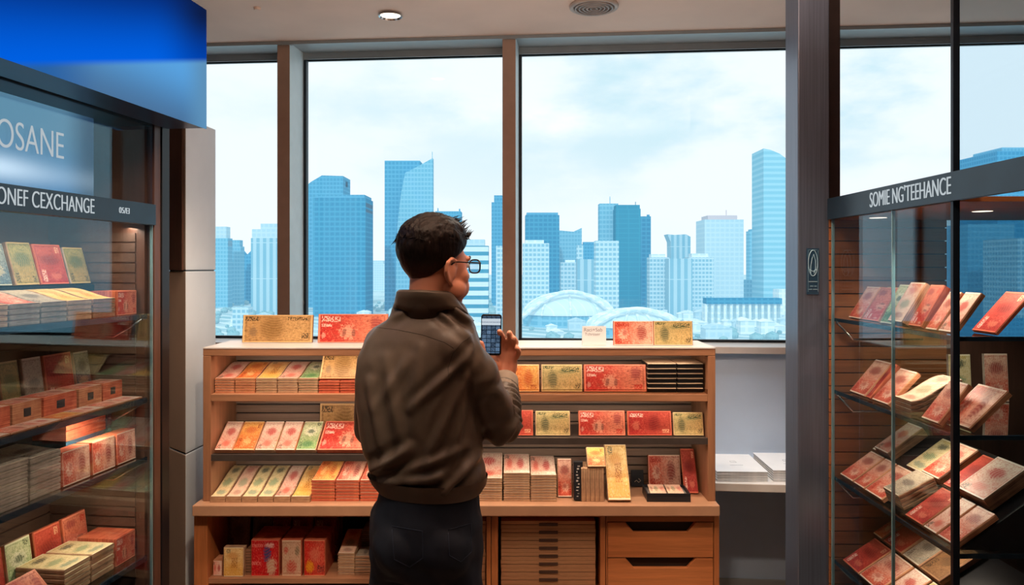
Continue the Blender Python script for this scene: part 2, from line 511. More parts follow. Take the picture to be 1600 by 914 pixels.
WL, WR = -1.78, 2.62                          # ends of the window along the wall
bm = bmesh.new(); box(bm, -2.6, 3.2, -3.2, 4.4, -.1, 0); struct('floor', bm, FLOORM)
bm = bmesh.new(); prism(bm, [(-2.6, -3.2), (3.2, -3.2), (3.2, 3.68 - TA * 3.2), (-2.6, 3.68 + TA * 2.6)], CEIL_Z, CEIL_Z + .12); struct('ceiling', bm, CEIL)
bm = bmesh.new(); box(bm, -2.5, -2.4, -3.1, 4.2, 0, CEIL_Z); struct('wall_left', bm, WALLG)
bm = bmesh.new(); box(bm, 2.7, 2.8, -3.1, 3.9, 0, CEIL_Z); struct('wall_right', bm, WALLG)
bm = bmesh.new(); box(bm, -2.5, 2.8, -3.2, -3.1, 0, CEIL_Z); struct('wall_rear', bm, WALLG)
bm = bmesh.new(); box(bm, -2.5, 2.75, 0, .3, 0, 1.2); wstruct('wall_front', bm, WALLM)
bm = bmesh.new(); box(bm, -2.5, WL, 0, .3, 1.2, CEIL_Z + .1); wstruct('wall_front_end', bm, WALLM)
bm = bmesh.new(); box(bm, WL, 2.75, -.012, 0, 0, .15); wstruct('baseboard_front', bm, FRAME_H, .002)
bm = bmesh.new(); box(bm, WL, WR + .1, -.03, .3, 1.2, 1.232); wstruct('trim_1', bm, W_WHITE, .003)          # sill
bm = bmesh.new(); box(bm, -2.5, 2.75, .0, .32, CEIL_Z - .004, CEIL_Z + .1); box(bm, -2.5, 2.75, -.012, .012, CEIL_Z - .016, CEIL_Z + .01); wstruct('trim_2', bm, FRAME_H, .002)   # head
bm = bmesh.new(); box(bm, -2.5, 2.75, .185, .235, 2.672, CEIL_Z + .05); wstruct('trim_3', bm, FRAME_H)
mull = [wall_w(433), wall_w(785), wall_w(1262)]
mwid = .064
edges = [WL] + mull + [WR]
for i, w in enumerate(mull):
    bm = bmesh.new(); box(bm, w, w + mwid, 0, .26, 1.23, CEIL_Z)
    bm.transform(WM); o = struct(f'trim_{4 + i}', bm, [FRAME, FRAME_LIT], bevel=.002)
    for p in o.data.polygons:
        if p.normal.x > .7: p.material_index = 1     # window light on the reveal, painted into its colour
for i in range(4):
    a = edges[i] + (mwid if i else 0); b = edges[i + 1]
    bm = bmesh.new(); box(bm, a, b, .2, .206, 1.232, 2.69); bm.transform(WM)
    o = struct(f'window_{i + 1}', bm, GL_WIN)
    bm = bmesh.new()
    box(bm, a, a + .014, .19, .222, 1.232, 2.69); box(bm, b - .014, b, .19, .222, 1.232, 2.69)
    box(bm, a, b, .19, .222, 1.232, 1.244); box(bm, a, b, .19, .222, 2.672, 2.69)
    bm.transform(WM); struct('window_gasket', bm, GASKET, o)

# the clad pillar between the left cabinet and the window
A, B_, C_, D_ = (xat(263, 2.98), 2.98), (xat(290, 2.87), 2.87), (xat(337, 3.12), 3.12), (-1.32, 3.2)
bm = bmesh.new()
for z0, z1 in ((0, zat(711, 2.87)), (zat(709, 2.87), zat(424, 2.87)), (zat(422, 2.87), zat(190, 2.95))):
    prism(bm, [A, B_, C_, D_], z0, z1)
pil = struct('wall_pillar', bm, [PANELM, PANEL_LIT], bevel=.003)
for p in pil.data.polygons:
    if p.normal.x < -.2 and p.normal.y < 0: p.material_index = 1  # warm light on this face is painted into its panel colour
bm = bmesh.new(); a, b = Vector((*A, 0)), Vector((*B_, 0)); nrm = Vector((b.y - a.y, -(b.x - a.x), 0)).normalized()
q = [a, b - (b - a) * .12, b - (b - a) * .12 + nrm * .006, a + nrm * .006]
prism(bm, [(p.x, p.y) for p in q], zat(422, 2.87), zat(190, 2.9)); struct('pillar_cladding', bm, W_BROWN, pil)

bm = bmesh.new(); cx_, cy_ = sum(p[0] for p in (A, B_, C_, D_)) / 4, sum(p[1] for p in (A, B_, C_, D_)) / 4
prism(bm, [(cx_ + (p[0] - cx_) * .93, cy_ + (p[1] - cy_) * .93) for p in (A, B_, C_, D_)], 0.001, zat(192, 2.95)); struct('pillar_core', bm, DARK, pil)

# low shelf on the window wall, right of the unit
bm = bmesh.new(); box(bm, .83, 1.42, -.42, 0, .672, .707); wstruct('trim_9', bm, W_WHITE, .003)

# ------------------------------------------------------------------ ceiling fittings
p = at(610, 22, 1.11 * 1200 / 396)
t = thing('downlight', 'small round lit downlight in the ceiling above the window', 'ceiling light', (p.x, p.y, CEIL_Z - .012))
bm = bmesh.new(); bmesh.ops.create_cone(bm, cap_ends=False, segments=32, radius1=.052, radius2=.043, depth=.012, matrix=Matrix.Translation((p.x, p.y, CEIL_Z - .006)))
part('trim_ring', bm, CHROME, t, smooth=True)
bm = bmesh.new(); bmesh.ops.create_circle(bm, cap_ends=True, segments=32, radius=.043, matrix=Matrix.Translation((p.x, p.y, CEIL_Z - .006)))
part('lens', bm, emit('warm lamp lens', (1, .86, .66), 3.0), t)
p = at(928, 8, 1.11 * 1200 / 410)
t = thing('ceiling_vent', 'round grey ceiling vent with concentric rings', 'vent', (p.x, p.y, CEIL_Z - .02))
bm = bmesh.new()
for r in (.014, .03, .046, .062, .078):
    rr = [(p.x + math.cos(a) * r, p.y + math.sin(a) * r, CEIL_Z - .014) for a in (2 * math.pi * k / 36 for k in range(37))]
    tube(bm, rr, .0045, 6, False)
part('grille', bm, plain('vent ring grey', srgb(150, 136, 128), .5), t, smooth=True)
bm = bmesh.new()
for r, rad in ((.094, .01),):
    tube(bm, [(p.x + math.cos(a) * r, p.y + math.sin(a) * r, CEIL_Z - .006) for a in (2 * math.pi * k / 36 for k in range(37))], rad, 8, False)
bmesh.ops.create_circle(bm, cap_ends=True, segments=36, radius=.09, matrix=Matrix.Translation((p.x, p.y, CEIL_Z - .003)))
part('outer_ring', bm, plain('vent rim', srgb(176, 158, 146), .5), t, smooth=True)
bm = bmesh.new(); pp = at(402, 12, 1.11 * 1200 / 406); bmesh.ops.create_cone(bm, cap_ends=True, segments=20, radius1=.012, radius2=.016, depth=.01, matrix=Matrix.Translation((pp.x, pp.y, CEIL_Z - .006)))
solo('ceiling_sensor', bm, CEIL, 'tiny pale sensor button in the ceiling near the blue sign', 'sensor')

# ------------------------------------------------------------------ the city outside
GZ = -38.0
HAZE = (.50, .80, .93)


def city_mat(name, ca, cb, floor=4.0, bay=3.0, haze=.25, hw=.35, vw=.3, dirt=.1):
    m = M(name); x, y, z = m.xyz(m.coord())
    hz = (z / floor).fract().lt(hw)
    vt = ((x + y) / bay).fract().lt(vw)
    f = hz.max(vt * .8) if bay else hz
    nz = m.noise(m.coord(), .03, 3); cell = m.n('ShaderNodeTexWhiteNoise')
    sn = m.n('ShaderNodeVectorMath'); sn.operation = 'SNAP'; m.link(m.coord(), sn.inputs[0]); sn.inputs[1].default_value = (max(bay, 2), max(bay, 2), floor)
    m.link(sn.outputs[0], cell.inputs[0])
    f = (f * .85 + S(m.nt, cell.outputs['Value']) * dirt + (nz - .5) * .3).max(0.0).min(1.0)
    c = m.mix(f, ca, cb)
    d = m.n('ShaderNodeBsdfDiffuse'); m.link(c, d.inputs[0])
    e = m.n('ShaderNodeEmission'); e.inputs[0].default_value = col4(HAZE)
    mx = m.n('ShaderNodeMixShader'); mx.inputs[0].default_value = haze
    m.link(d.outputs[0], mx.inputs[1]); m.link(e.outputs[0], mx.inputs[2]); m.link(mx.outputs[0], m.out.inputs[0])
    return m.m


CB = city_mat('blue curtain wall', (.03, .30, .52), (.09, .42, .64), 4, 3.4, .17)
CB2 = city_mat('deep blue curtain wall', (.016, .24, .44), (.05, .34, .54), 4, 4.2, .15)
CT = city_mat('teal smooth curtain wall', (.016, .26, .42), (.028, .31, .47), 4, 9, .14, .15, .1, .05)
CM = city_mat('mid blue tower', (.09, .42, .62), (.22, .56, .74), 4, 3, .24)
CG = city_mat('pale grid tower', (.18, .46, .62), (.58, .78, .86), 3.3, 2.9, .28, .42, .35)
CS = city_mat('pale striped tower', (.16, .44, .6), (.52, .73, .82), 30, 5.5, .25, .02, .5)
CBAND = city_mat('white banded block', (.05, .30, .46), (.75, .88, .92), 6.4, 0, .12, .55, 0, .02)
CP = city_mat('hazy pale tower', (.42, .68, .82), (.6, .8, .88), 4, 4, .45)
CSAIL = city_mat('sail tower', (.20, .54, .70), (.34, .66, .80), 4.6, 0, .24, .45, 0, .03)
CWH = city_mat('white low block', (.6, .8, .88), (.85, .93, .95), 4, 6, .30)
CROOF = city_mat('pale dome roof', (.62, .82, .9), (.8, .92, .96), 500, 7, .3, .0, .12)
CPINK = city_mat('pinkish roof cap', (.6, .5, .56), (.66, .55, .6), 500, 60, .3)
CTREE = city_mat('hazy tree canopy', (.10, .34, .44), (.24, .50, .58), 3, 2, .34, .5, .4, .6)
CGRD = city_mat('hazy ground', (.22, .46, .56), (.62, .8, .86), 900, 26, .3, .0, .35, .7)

bm = bmesh.new(); box(bm, -1600, 1900, 60, 4200, GZ - 1, GZ); struct('ground', bm, CGRD)


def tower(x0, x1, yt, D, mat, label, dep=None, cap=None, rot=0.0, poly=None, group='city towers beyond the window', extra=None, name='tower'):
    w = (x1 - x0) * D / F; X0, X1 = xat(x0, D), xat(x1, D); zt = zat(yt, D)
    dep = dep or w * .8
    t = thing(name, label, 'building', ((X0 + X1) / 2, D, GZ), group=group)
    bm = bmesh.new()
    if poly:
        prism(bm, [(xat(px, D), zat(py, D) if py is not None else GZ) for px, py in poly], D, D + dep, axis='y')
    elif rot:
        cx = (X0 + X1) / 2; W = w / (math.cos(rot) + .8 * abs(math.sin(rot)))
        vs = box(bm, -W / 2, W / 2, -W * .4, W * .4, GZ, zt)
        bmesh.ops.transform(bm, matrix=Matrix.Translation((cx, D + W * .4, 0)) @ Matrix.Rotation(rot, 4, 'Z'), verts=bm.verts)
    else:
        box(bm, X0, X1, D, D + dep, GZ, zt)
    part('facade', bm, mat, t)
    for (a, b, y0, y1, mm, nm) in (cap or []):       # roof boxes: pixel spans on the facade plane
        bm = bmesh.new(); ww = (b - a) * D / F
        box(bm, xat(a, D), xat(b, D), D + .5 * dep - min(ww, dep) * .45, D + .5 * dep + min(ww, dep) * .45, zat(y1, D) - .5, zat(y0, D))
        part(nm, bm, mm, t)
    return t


MAST = 'mast'; RF = 'roof_block'
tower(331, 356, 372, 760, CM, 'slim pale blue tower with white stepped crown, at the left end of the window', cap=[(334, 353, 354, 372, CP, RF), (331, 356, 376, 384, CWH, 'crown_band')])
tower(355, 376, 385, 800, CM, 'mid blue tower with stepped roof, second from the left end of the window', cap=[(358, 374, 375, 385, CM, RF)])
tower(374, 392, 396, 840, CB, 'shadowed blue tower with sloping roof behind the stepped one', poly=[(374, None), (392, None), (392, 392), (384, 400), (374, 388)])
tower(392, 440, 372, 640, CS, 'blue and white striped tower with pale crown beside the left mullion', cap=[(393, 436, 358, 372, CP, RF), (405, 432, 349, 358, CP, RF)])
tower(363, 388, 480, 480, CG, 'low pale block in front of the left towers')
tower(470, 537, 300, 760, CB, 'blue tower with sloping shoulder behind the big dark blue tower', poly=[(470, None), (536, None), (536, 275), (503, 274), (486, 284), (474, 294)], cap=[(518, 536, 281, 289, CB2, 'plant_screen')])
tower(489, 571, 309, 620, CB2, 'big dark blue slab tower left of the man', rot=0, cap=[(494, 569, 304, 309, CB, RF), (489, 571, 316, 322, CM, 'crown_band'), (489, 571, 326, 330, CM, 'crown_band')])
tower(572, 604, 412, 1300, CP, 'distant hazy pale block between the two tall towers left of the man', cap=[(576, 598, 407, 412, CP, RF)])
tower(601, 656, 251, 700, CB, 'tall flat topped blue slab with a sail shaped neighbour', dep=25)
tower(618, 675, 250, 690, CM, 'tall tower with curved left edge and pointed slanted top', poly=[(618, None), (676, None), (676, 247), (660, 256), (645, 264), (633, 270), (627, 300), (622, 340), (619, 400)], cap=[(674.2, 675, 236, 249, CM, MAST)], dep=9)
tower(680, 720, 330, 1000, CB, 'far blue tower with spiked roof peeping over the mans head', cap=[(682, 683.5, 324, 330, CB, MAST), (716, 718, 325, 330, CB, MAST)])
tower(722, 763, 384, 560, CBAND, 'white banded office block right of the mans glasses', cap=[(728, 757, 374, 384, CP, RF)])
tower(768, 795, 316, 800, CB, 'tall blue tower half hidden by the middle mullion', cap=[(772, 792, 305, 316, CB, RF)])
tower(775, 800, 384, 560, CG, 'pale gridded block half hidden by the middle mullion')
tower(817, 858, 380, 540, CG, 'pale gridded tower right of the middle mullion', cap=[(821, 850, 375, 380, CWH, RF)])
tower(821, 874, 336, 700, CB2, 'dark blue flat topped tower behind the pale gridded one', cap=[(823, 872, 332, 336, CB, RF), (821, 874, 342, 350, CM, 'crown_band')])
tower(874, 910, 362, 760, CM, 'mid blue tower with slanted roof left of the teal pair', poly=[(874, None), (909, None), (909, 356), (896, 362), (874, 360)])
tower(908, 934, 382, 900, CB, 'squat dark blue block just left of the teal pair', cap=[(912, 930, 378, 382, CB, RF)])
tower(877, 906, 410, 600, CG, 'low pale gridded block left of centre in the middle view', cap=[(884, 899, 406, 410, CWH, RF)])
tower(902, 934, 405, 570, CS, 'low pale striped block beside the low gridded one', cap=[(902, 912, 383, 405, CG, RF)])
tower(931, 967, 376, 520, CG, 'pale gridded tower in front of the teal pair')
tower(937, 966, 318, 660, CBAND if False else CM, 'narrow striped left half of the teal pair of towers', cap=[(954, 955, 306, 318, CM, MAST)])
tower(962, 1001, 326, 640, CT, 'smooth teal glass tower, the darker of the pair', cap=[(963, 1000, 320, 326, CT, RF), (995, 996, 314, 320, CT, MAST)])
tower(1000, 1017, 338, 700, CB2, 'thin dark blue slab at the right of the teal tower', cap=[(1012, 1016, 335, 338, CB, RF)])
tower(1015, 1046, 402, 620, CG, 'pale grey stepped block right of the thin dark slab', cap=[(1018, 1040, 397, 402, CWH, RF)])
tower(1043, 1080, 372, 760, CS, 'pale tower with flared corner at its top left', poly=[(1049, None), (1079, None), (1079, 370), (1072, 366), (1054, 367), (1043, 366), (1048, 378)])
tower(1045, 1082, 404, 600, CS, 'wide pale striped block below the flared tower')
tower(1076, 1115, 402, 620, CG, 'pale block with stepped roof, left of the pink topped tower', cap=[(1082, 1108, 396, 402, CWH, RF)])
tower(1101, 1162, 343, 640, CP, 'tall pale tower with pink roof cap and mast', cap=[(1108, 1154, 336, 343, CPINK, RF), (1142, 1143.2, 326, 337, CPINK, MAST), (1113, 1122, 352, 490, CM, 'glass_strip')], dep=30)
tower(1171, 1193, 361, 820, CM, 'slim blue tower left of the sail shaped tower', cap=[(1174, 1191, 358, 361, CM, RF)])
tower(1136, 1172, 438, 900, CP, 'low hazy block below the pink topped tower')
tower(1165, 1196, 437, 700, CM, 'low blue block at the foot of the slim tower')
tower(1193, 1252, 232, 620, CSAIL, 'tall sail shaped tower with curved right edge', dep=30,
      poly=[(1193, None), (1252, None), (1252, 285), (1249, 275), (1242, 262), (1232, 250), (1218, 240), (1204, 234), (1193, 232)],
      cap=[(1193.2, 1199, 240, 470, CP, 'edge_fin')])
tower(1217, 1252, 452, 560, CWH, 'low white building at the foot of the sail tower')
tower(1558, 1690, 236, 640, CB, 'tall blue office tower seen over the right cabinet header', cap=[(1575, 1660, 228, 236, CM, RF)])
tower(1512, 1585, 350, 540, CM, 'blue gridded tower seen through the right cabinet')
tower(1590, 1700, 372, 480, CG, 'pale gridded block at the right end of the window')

# two domed halls, an arcade and the low town
def hall(x0, x1, ytop, ybase, D, label, ribs):
    X0, X1 = xat(x0, D), xat(x1, D); cx = (X0 + X1) / 2; rx = (X1 - X0) / 2
    zb = GZ; h = zat(ytop, D) - GZ; ry = rx * .8
    t = thing('domed_hall', label, 'building', (cx, D + ry, GZ), group='domed halls at the foot of the towers')
    bm = bmesh.new(); n, mseg = 40, 10; rings = []
    for j in range(mseg + 1):
        a = j / mseg * math.pi / 2; rr, zz = math.cos(a), math.sin(a)
        rings.append([bm.verts.new((cx + rx * rr * math.cos(b), D + ry + ry * rr * math.sin(b), zb + h * (.35 + .65 * zz))) for b in (2 * math.pi * k / n for k in range(n))])
    for a, b in zip(rings[:-1], rings[1:]):
        for k in range(n): bm.faces.new((a[k], a[(k + 1) % n], b[(k + 1) % n], b[k]))
    bmesh.ops.remove_doubles(bm, verts=bm.verts[:], dist=.01)
    part('roof', bm, CROOF, t, smooth=True)
    bm = bmesh.new(); tube(bm, [(cx, D + ry, zb), (cx, D + ry, zb + h * .36)], [rx * .97, rx * .97], 40); bm.transform(Matrix.Translation((cx, D + ry, 0)) @ Matrix.Diagonal((1, .8, 1, 1)) @ Matrix.Translation((-cx, -D - ry, 0)))
    part('base_wall', bm, CM, t)
    for k in range(ribs):
        b = math.pi + (k + .5) / ribs * math.pi
        bm = bmesh.new()
        tube(bm, [(cx + rx * 1.01 * math.cos(a) * math.cos(b), D + ry + ry * 1.01 * math.cos(a) * math.sin(b), zb + h * (.35 + .66 * math.sin(a))) for a in (j / 10 * math.pi / 2 for j in range(11))], .9, 6)
        part('roof_rib', bm, CWH, t)
    bm = bmesh.new(); tube(bm, [(X0 + (X1 - X0) * j / 16, D + ry * .25, zb + h * (.3 + .74 * math.sin(math.pi * j / 16))) for j in range(17)], 1.6, 8)
    part('front_arch', bm, CWH, t)


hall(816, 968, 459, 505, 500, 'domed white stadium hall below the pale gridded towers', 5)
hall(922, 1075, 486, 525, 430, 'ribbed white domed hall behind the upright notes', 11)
for i, (a, b, y) in enumerate(((1104, 1222, 466),)):
    D = 520; t = thing('arcade_bridge', 'long dark arcaded viaduct below the pink topped tower', 'bridge', (xat(1160, D), D, GZ))
    bm = bmesh.new(); box(bm, xat(a, D), xat(b, D), D, D + 10, zat(y + 9, D), zat(y, D)); part('deck', bm, CB2, t)
    for k in range(13):
        px = a + (b - a) * k / 12; bm = bmesh.new(); box(bm, xat(px, D) - .8, xat(px, D) + .8, D + 1, D + 9, GZ, zat(y + 9, D)); part('pier', bm, CWH, t)
rnd = random.Random(5)
for k in range(64):
    D = rnd.uniform(385, 620)
    zone = rnd.choice(((818, 940), (1070, 1250), (1070, 1250), (960, 1250), (338, 475), (560, 770)))
    px = rnd.uniform(*zone); X = xat(px, D); w = rnd.uniform(5, 15); d = rnd.uniform(5, 12); h = rnd.uniform(3, 8)
    bm = bmesh.new(); box(bm, X - w / 2, X + w / 2, D, D + d, GZ, GZ + h)
    hh = h + w * .18; vs = [(X - w / 2 - .4, GZ + h), (X + w / 2 + .4, GZ + h), (X, GZ + hh)]
    prism(bm, vs, D - .4, D + d + .4, axis='y')
    solo('low_house', bm, CWH if k % 3 else CP, 'small pale low roofed house among hazy trees below the towers', 'house', 'low houses at the foot of the towers')
bm = bmesh.new()
for k in range(420):
    D = rnd.uniform(395, 900); px = rnd.choice((rnd.uniform(325, 480), rnd.uniform(560, 800), rnd.uniform(818, 1260), rnd.uniform(1000, 1260))); r = rnd.uniform(1.2, 3.2)
    ball(bm, (xat(px, D), D, GZ + r * .7), (r * 1.3, r, r), 1)
solo('tree_canopy', bm, CTREE, 'hazy blue green tree canopy scattered between the low houses', 'trees', kind='stuff', smooth=True)
# ------------------------------------------------------------------ centre display unit
UF, UB = 2.75, 3.02                          # front and back of the upper shelves
CF = 2.70                                    # front of the worktop
ux = lambda px: xat(px, UF)
Z_TOP = zat(543, UF); Z_SH = zat(616, UF); Z_CT = zat(790, CF)
Z_GL, Z_GR = zat(711, UF), zat(685, UF)      # slim shelves, left and right bay
XD = ux(690)                                 # middle divider (behind the man)
t = thing('display_shelf_unit', 'wooden open shelf unit full of banknotes standing on the pale worktop', 'shelf unit', (ux(717), 2.9, Z_CT))
bm = bmesh.new(); box(bm, ux(317), ux(1118), UF, UB, Z_TOP - .03, Z_TOP - .004); part('top_board', bm, W_CASE, t, .002)
bm = bmesh.new(); box(bm, ux(317), ux(1118), UF - .002, UB, Z_TOP - .004, Z_TOP); part('white_top', bm, W_WHITE, t, label='white laminate top surface')
for a, b in ((317, 329.5), (1106, 1118)):
    bm = bmesh.new(); box(bm, ux(a), ux(b), UF, UB, Z_CT, Z_TOP - .03); part('side_panel', bm, W_CASEV, t, .002)
bm = bmesh.new(); box(bm, XD - .012, XD + .012, UF, UB, Z_CT, Z_TOP - .03); part('divider', bm, W_CASEV, t, .002)
bm = bmesh.new(); box(bm, ux(329.5), ux(1106), UF, UB - .02, Z_SH - .026, Z_SH); part('shelf', bm, W_CASE, t, .002)
bm = bmesh.new(); z = Z_CT; box(bm, ux(329), ux(1106), UB - .008, UB, Z_CT, Z_TOP - .03, 1)
while z < Z_TOP - .05:                        # slatted back with dark slots
    box(bm, ux(329.5), ux(1106), UB - .02, UB - .007, z, min(z + .028, Z_TOP - .031)); z += .034
part('slat_back', bm, [W_SLAT, DARK], t)
for a, b, zz in ((ux(329.5), XD - .012, Z_GL), (XD + .012, ux(1106), Z_GR)):
    bm = bmesh.new(); box(bm, a, b, UF + .012, UB - .02, zz - .012, zz)
    box(bm, a, b, UF, UF + .012, zz - .022, zz + .002); part('slim_shelf', bm, plain('dark slim shelf', srgb(84, 76, 72), .3, .3), t, .001)
bm = bmesh.new(); box(bm, XD + .012, ux(1106), UF + .003, UF + .008, Z_SH, Z_SH + .018); part('shelf_lip', bm, glass('smoked lip', (.78, .72, .66), .06, 1.2), t)

# worktop
bm = bmesh.new(); box(bm, xat(300, CF), xat(1125, CF), CF, 3.12, Z_CT - .038, Z_CT)
solo('worktop', bm, W_TOP, 'long pale worktop running under the shelf unit', 'worktop', bevel=.003)

# base cabinets under the worktop
BF = 2.74; bx = lambda px: xat(px, BF); bz = lambda py: zat(py, BF); ZB1 = Z_CT - .038


def open_cabinet(a, b, ia, ib, label, shelves):
    t = thing('open_cabinet', label, 'cabinet', ((bx(a) + bx(b)) / 2, 2.92, 0))
    for p, q in ((a, ia), (ib, b)):
        bm = bmesh.new(); box(bm, bx(p), bx(q), BF, 3.1, 0, ZB1 - .001); part('side_panel', bm, W_OAKV, t, .0015)
    bm = bmesh.new(); box(bm, bx(ia), bx(ib), BF, 3.1, ZB1 - .014, ZB1 - .001); part('top_rail', bm, W_OAK, t)
    bm = bmesh.new(); box(bm, bx(ia), bx(ib), 3.085, 3.1, 0, ZB1 - .015); part('back_panel', bm, DARKIN, t)
    for z in shelves:
        bm = bmesh.new(); box(bm, bx(ia), bx(ib), BF + .01, 3.085, z - .02, z); part('shelf', bm, W_CASE, t, .001)
    bm = bmesh.new(); box(bm, bx(ia), bx(ib), BF + .03, 3.085, 0, .07); part('plinth', bm, DARK, t)
    return t


Z_LOW = bz(905)
open_cabinet(303, 597, 324, 591, 'open wooden cabinet of note bricks at the left under the worktop', [Z_LOW, .2])
open_cabinet(598, 767, 605, 760, 'narrow wooden cabinet half hidden behind the mans legs', [.43, .2])
open_cabinet(768, 946, 778, 938, 'open wooden cabinet filled with shallow trays beside the drawers', [.43, .2])


HOLDER = plain('brown label holder', srgb(92, 66, 54), .5)


def tray_stack(a, b, side):
    n = 9; z0 = .4305; hh = (bz(818) - z0) / n
    for k in range(n):
        lab = f'{ORD[n - 1 - k] if k else "Bottom"} shallow wooden tray in the {side}'
        t = thing('tray', lab, 'tray', ((bx(a) + bx(b)) / 2, BF + .03, z0 + k * hh), group=f'shallow trays in the {side}')
        bm = bmesh.new(); z = z0 + k * hh
        dx = random.uniform(-.001, .001); y0 = BF + .03
        box(bm, bx(a) + dx, bx(b) + dx, y0, 3.07, z, z + hh * .46); box(bm, bx(a) + .002 + dx, bx(b) - .002 + dx, y0 + .002, 3.07, z + hh * .46, z + hh * .54, 1)
        box(bm, bx(a) + dx, bx(b) + dx, y0, 3.07, z + hh * .54, z + hh * .97)
        part('tray_body', bm, [plain('tray board', srgb(206, 158, 116), .6, stretch=(2, 20, 60)), DARKIN] if k == 0 and side.startswith('cab') else [bpy.data.materials['tray board'], DARKIN], t)
        c = (bx(a) + bx(b)) / 2
        bm = bmesh.new(); prism(bm, [(c - .034, z + hh * .36), (c + .034, z + hh * .36), (c + .034, z + hh * .72), (c - .034, z + hh * .72)], y0 - .003, y0, axis='y')
        part('label_holder', bm, HOLDER, t)


tray_stack(783, 932, 'cabinet left of the drawers')
tray_stack(620, 758, 'narrow cabinet behind the mans legs')

t = thing('drawer_cabinet', 'oak drawer cabinet with two cut-out handle drawers at the right end', 'cabinet', ((bx(947) + bx(1124)) / 2, 2.92, 0))
for p, q in ((947, 949), (1115.5, 1124)):
    bm = bmesh.new(); box(bm, bx(p), bx(q), BF, 3.1, 0, ZB1 - .001); part('side_panel', bm, W_OAKV, t, .0015)
bm = bmesh.new(); box(bm, bx(949), bx(1115), BF + .003, BF + .02, bz(815.5), ZB1 - .001); part('top_rail', bm, W_OAK, t)
bm = bmesh.new(); box(bm, bx(949), bx(1115), BF + .02, 3.1, 0, ZB1 - .002); part('carcass', bm, DARKIN, t)
for y0, y1 in ((816.5, 871), (872.5, 927), (928.5, 990)):
    z0, z1 = bz(y1), bz(y0); c = bx(1032)
    d = None
    bm = bmesh.new()
    prism(bm, [(bx(949.5), z0), (bx(1114.5), z0), (bx(1114.5), z1), (bx(1087), z1), (bx(1074), z1 - .034), (bx(990), z1 - .034), (bx(977), z1), (bx(949.5), z1)], BF, BF + .018, axis='y')
    part('drawer', bm, W_OAK, t, .001)

# two piles of white booklets on the low wall shelf
for (px0, px1, lab, n) in ((1121, 1199, 'next to the shelf unit', 4), (1190 + 19, 1285, 'by the steel column', 5)):
    for k in range(n):
        h = .0105 if n == 4 else .0095
        word = ORD[n - 1 - k] if k else 'Bottom'
        Yf = 3.2; X0, X1 = xat(px0, Yf), xat(px1, Yf)
        b = thing('booklet', f'{word} white booklet of the low pile {lab}', 'booklet', ((X0 + X1) / 2, Yf, .708 + k * h), rz=-.03 + random.uniform(-.012, .012), group=f'white booklets {lab}')
        W = X1 - X0; z = b.location.z
        bm = bmesh.new(); box(bm, -W / 2, W / 2, 0, .30, 0, h - .001); bm.transform(mw(b)); part('pages', bm, ED_WHITE, b)
        bm = bmesh.new(); box(bm, -W / 2 - .002, W / 2 + .002, -.002, .302, h - .0012, h - .0004); bm.transform(mw(b)); part('cover', bm, PAPER, b)
        if k == n - 1:
            bm = bmesh.new(); tube(bm, [(.012 * sx, .16 + .012 * sy, h) for sx, sy in ((-1, -1), (1, -1), (1, 1), (-1, 1), (-1, -1))], .0008, 4); box(bm, -.026, .03, .105, .109, h - .0004, h)
            bm.transform(mw(b)); part('printed_emblem', bm, plain('pale print', srgb(176, 184, 192), .6), b)
# ------------------------------------------------------------------ left cabinet (its front runs at a slant)
LP0 = Vector((-1.17, 2.5, 0)); LD = Vector((-.119, -.993, 0)); LN = Vector((-.993, .119, 0))   # far corner, towards the viewer, into the case
LRZ = math.atan2(-LD.y, -LD.x)               # rotation that turns +x along the front, away from the viewer


def lpos(px, v):
    """point on the cabinet floor plan seen at pixel column px, v metres behind the glass"""
    k = (px - HX) / F; o = LP0 + LN * v
    t_ = (o.x - k * o.y) / (.119 - k * .993) if False else (o.x - k * o.y) / (-k * .993 + .119)
    return o + LD * t_


def lt(px, v=0.0):
    return (lpos(px, v) - LP0).dot(LD)


def lbox(bm, t0, t1, v0, v1, z0, z1, mi=0):
    vs = box(bm, t0, t1, v0, v1, z0, z1, mi)
    for q in vs:
        a, b, c = q.co; q.co = LP0 + LD * a + LN * b + Vector((0, 0, c))


L_SH = [1.45, 1.179, .9875, .669]
L_HT, L_HB = 1.8045, 1.7375
TL = 1.25
case = thing('display_cabinet', 'tall glazed display cabinet with dark header at the left', 'display cabinet', LP0 + LD * .6 + LN * .2)
bm = bmesh.new(); lbox(bm, -.04, -.003, -.004, .05, 0, 2.076); part('frame_post', bm, W_BROWN, case, .002)
bm = bmesh.new(); lbox(bm, -.085, -.041, -.008, .05, 0, 2.15); part('dark_post', bm, DARK, case, .002)
bm = bmesh.new(); lbox(bm, -.085, TL, .0, .05, 2.077, 2.15); part('top_rail', bm, DARK, case, .002)
bm = bmesh.new(); lbox(bm, -.04, TL, .36, .38, 0, 2.07); z = 0
part('back_panel', bm, W_BROWN, case)
bm = bmesh.new(); z = .1
while z < 1.70: lbox(bm, .0, TL, .35, .359, z, z + .044); z += .05
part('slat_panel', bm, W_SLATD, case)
bm = bmesh.new(); lbox(bm, -.003, .012, .02, .36, 0, 2.07)
part('end_panel', bm, W_BROWN, case)
bm = bmesh.new(); z = .1
while z < 1.70: lbox(bm, .012, .017, .05, .35, z, z + .028); z += .033
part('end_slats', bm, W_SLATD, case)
bm = bmesh.new(); lbox(bm, .0, TL, .02, .36, 0, .08); part('plinth', bm, DARK, case)
bm = bmesh.new(); lbox(bm, .0, TL, .0, .36, 2.06, 2.076); part('roof_panel', bm, DARK, case)
hd = bmesh.new(); lbox(hd, -.0, TL, -.012, .012, L_HB, L_HT); head = part('header', hd, HEADM, case, .001)


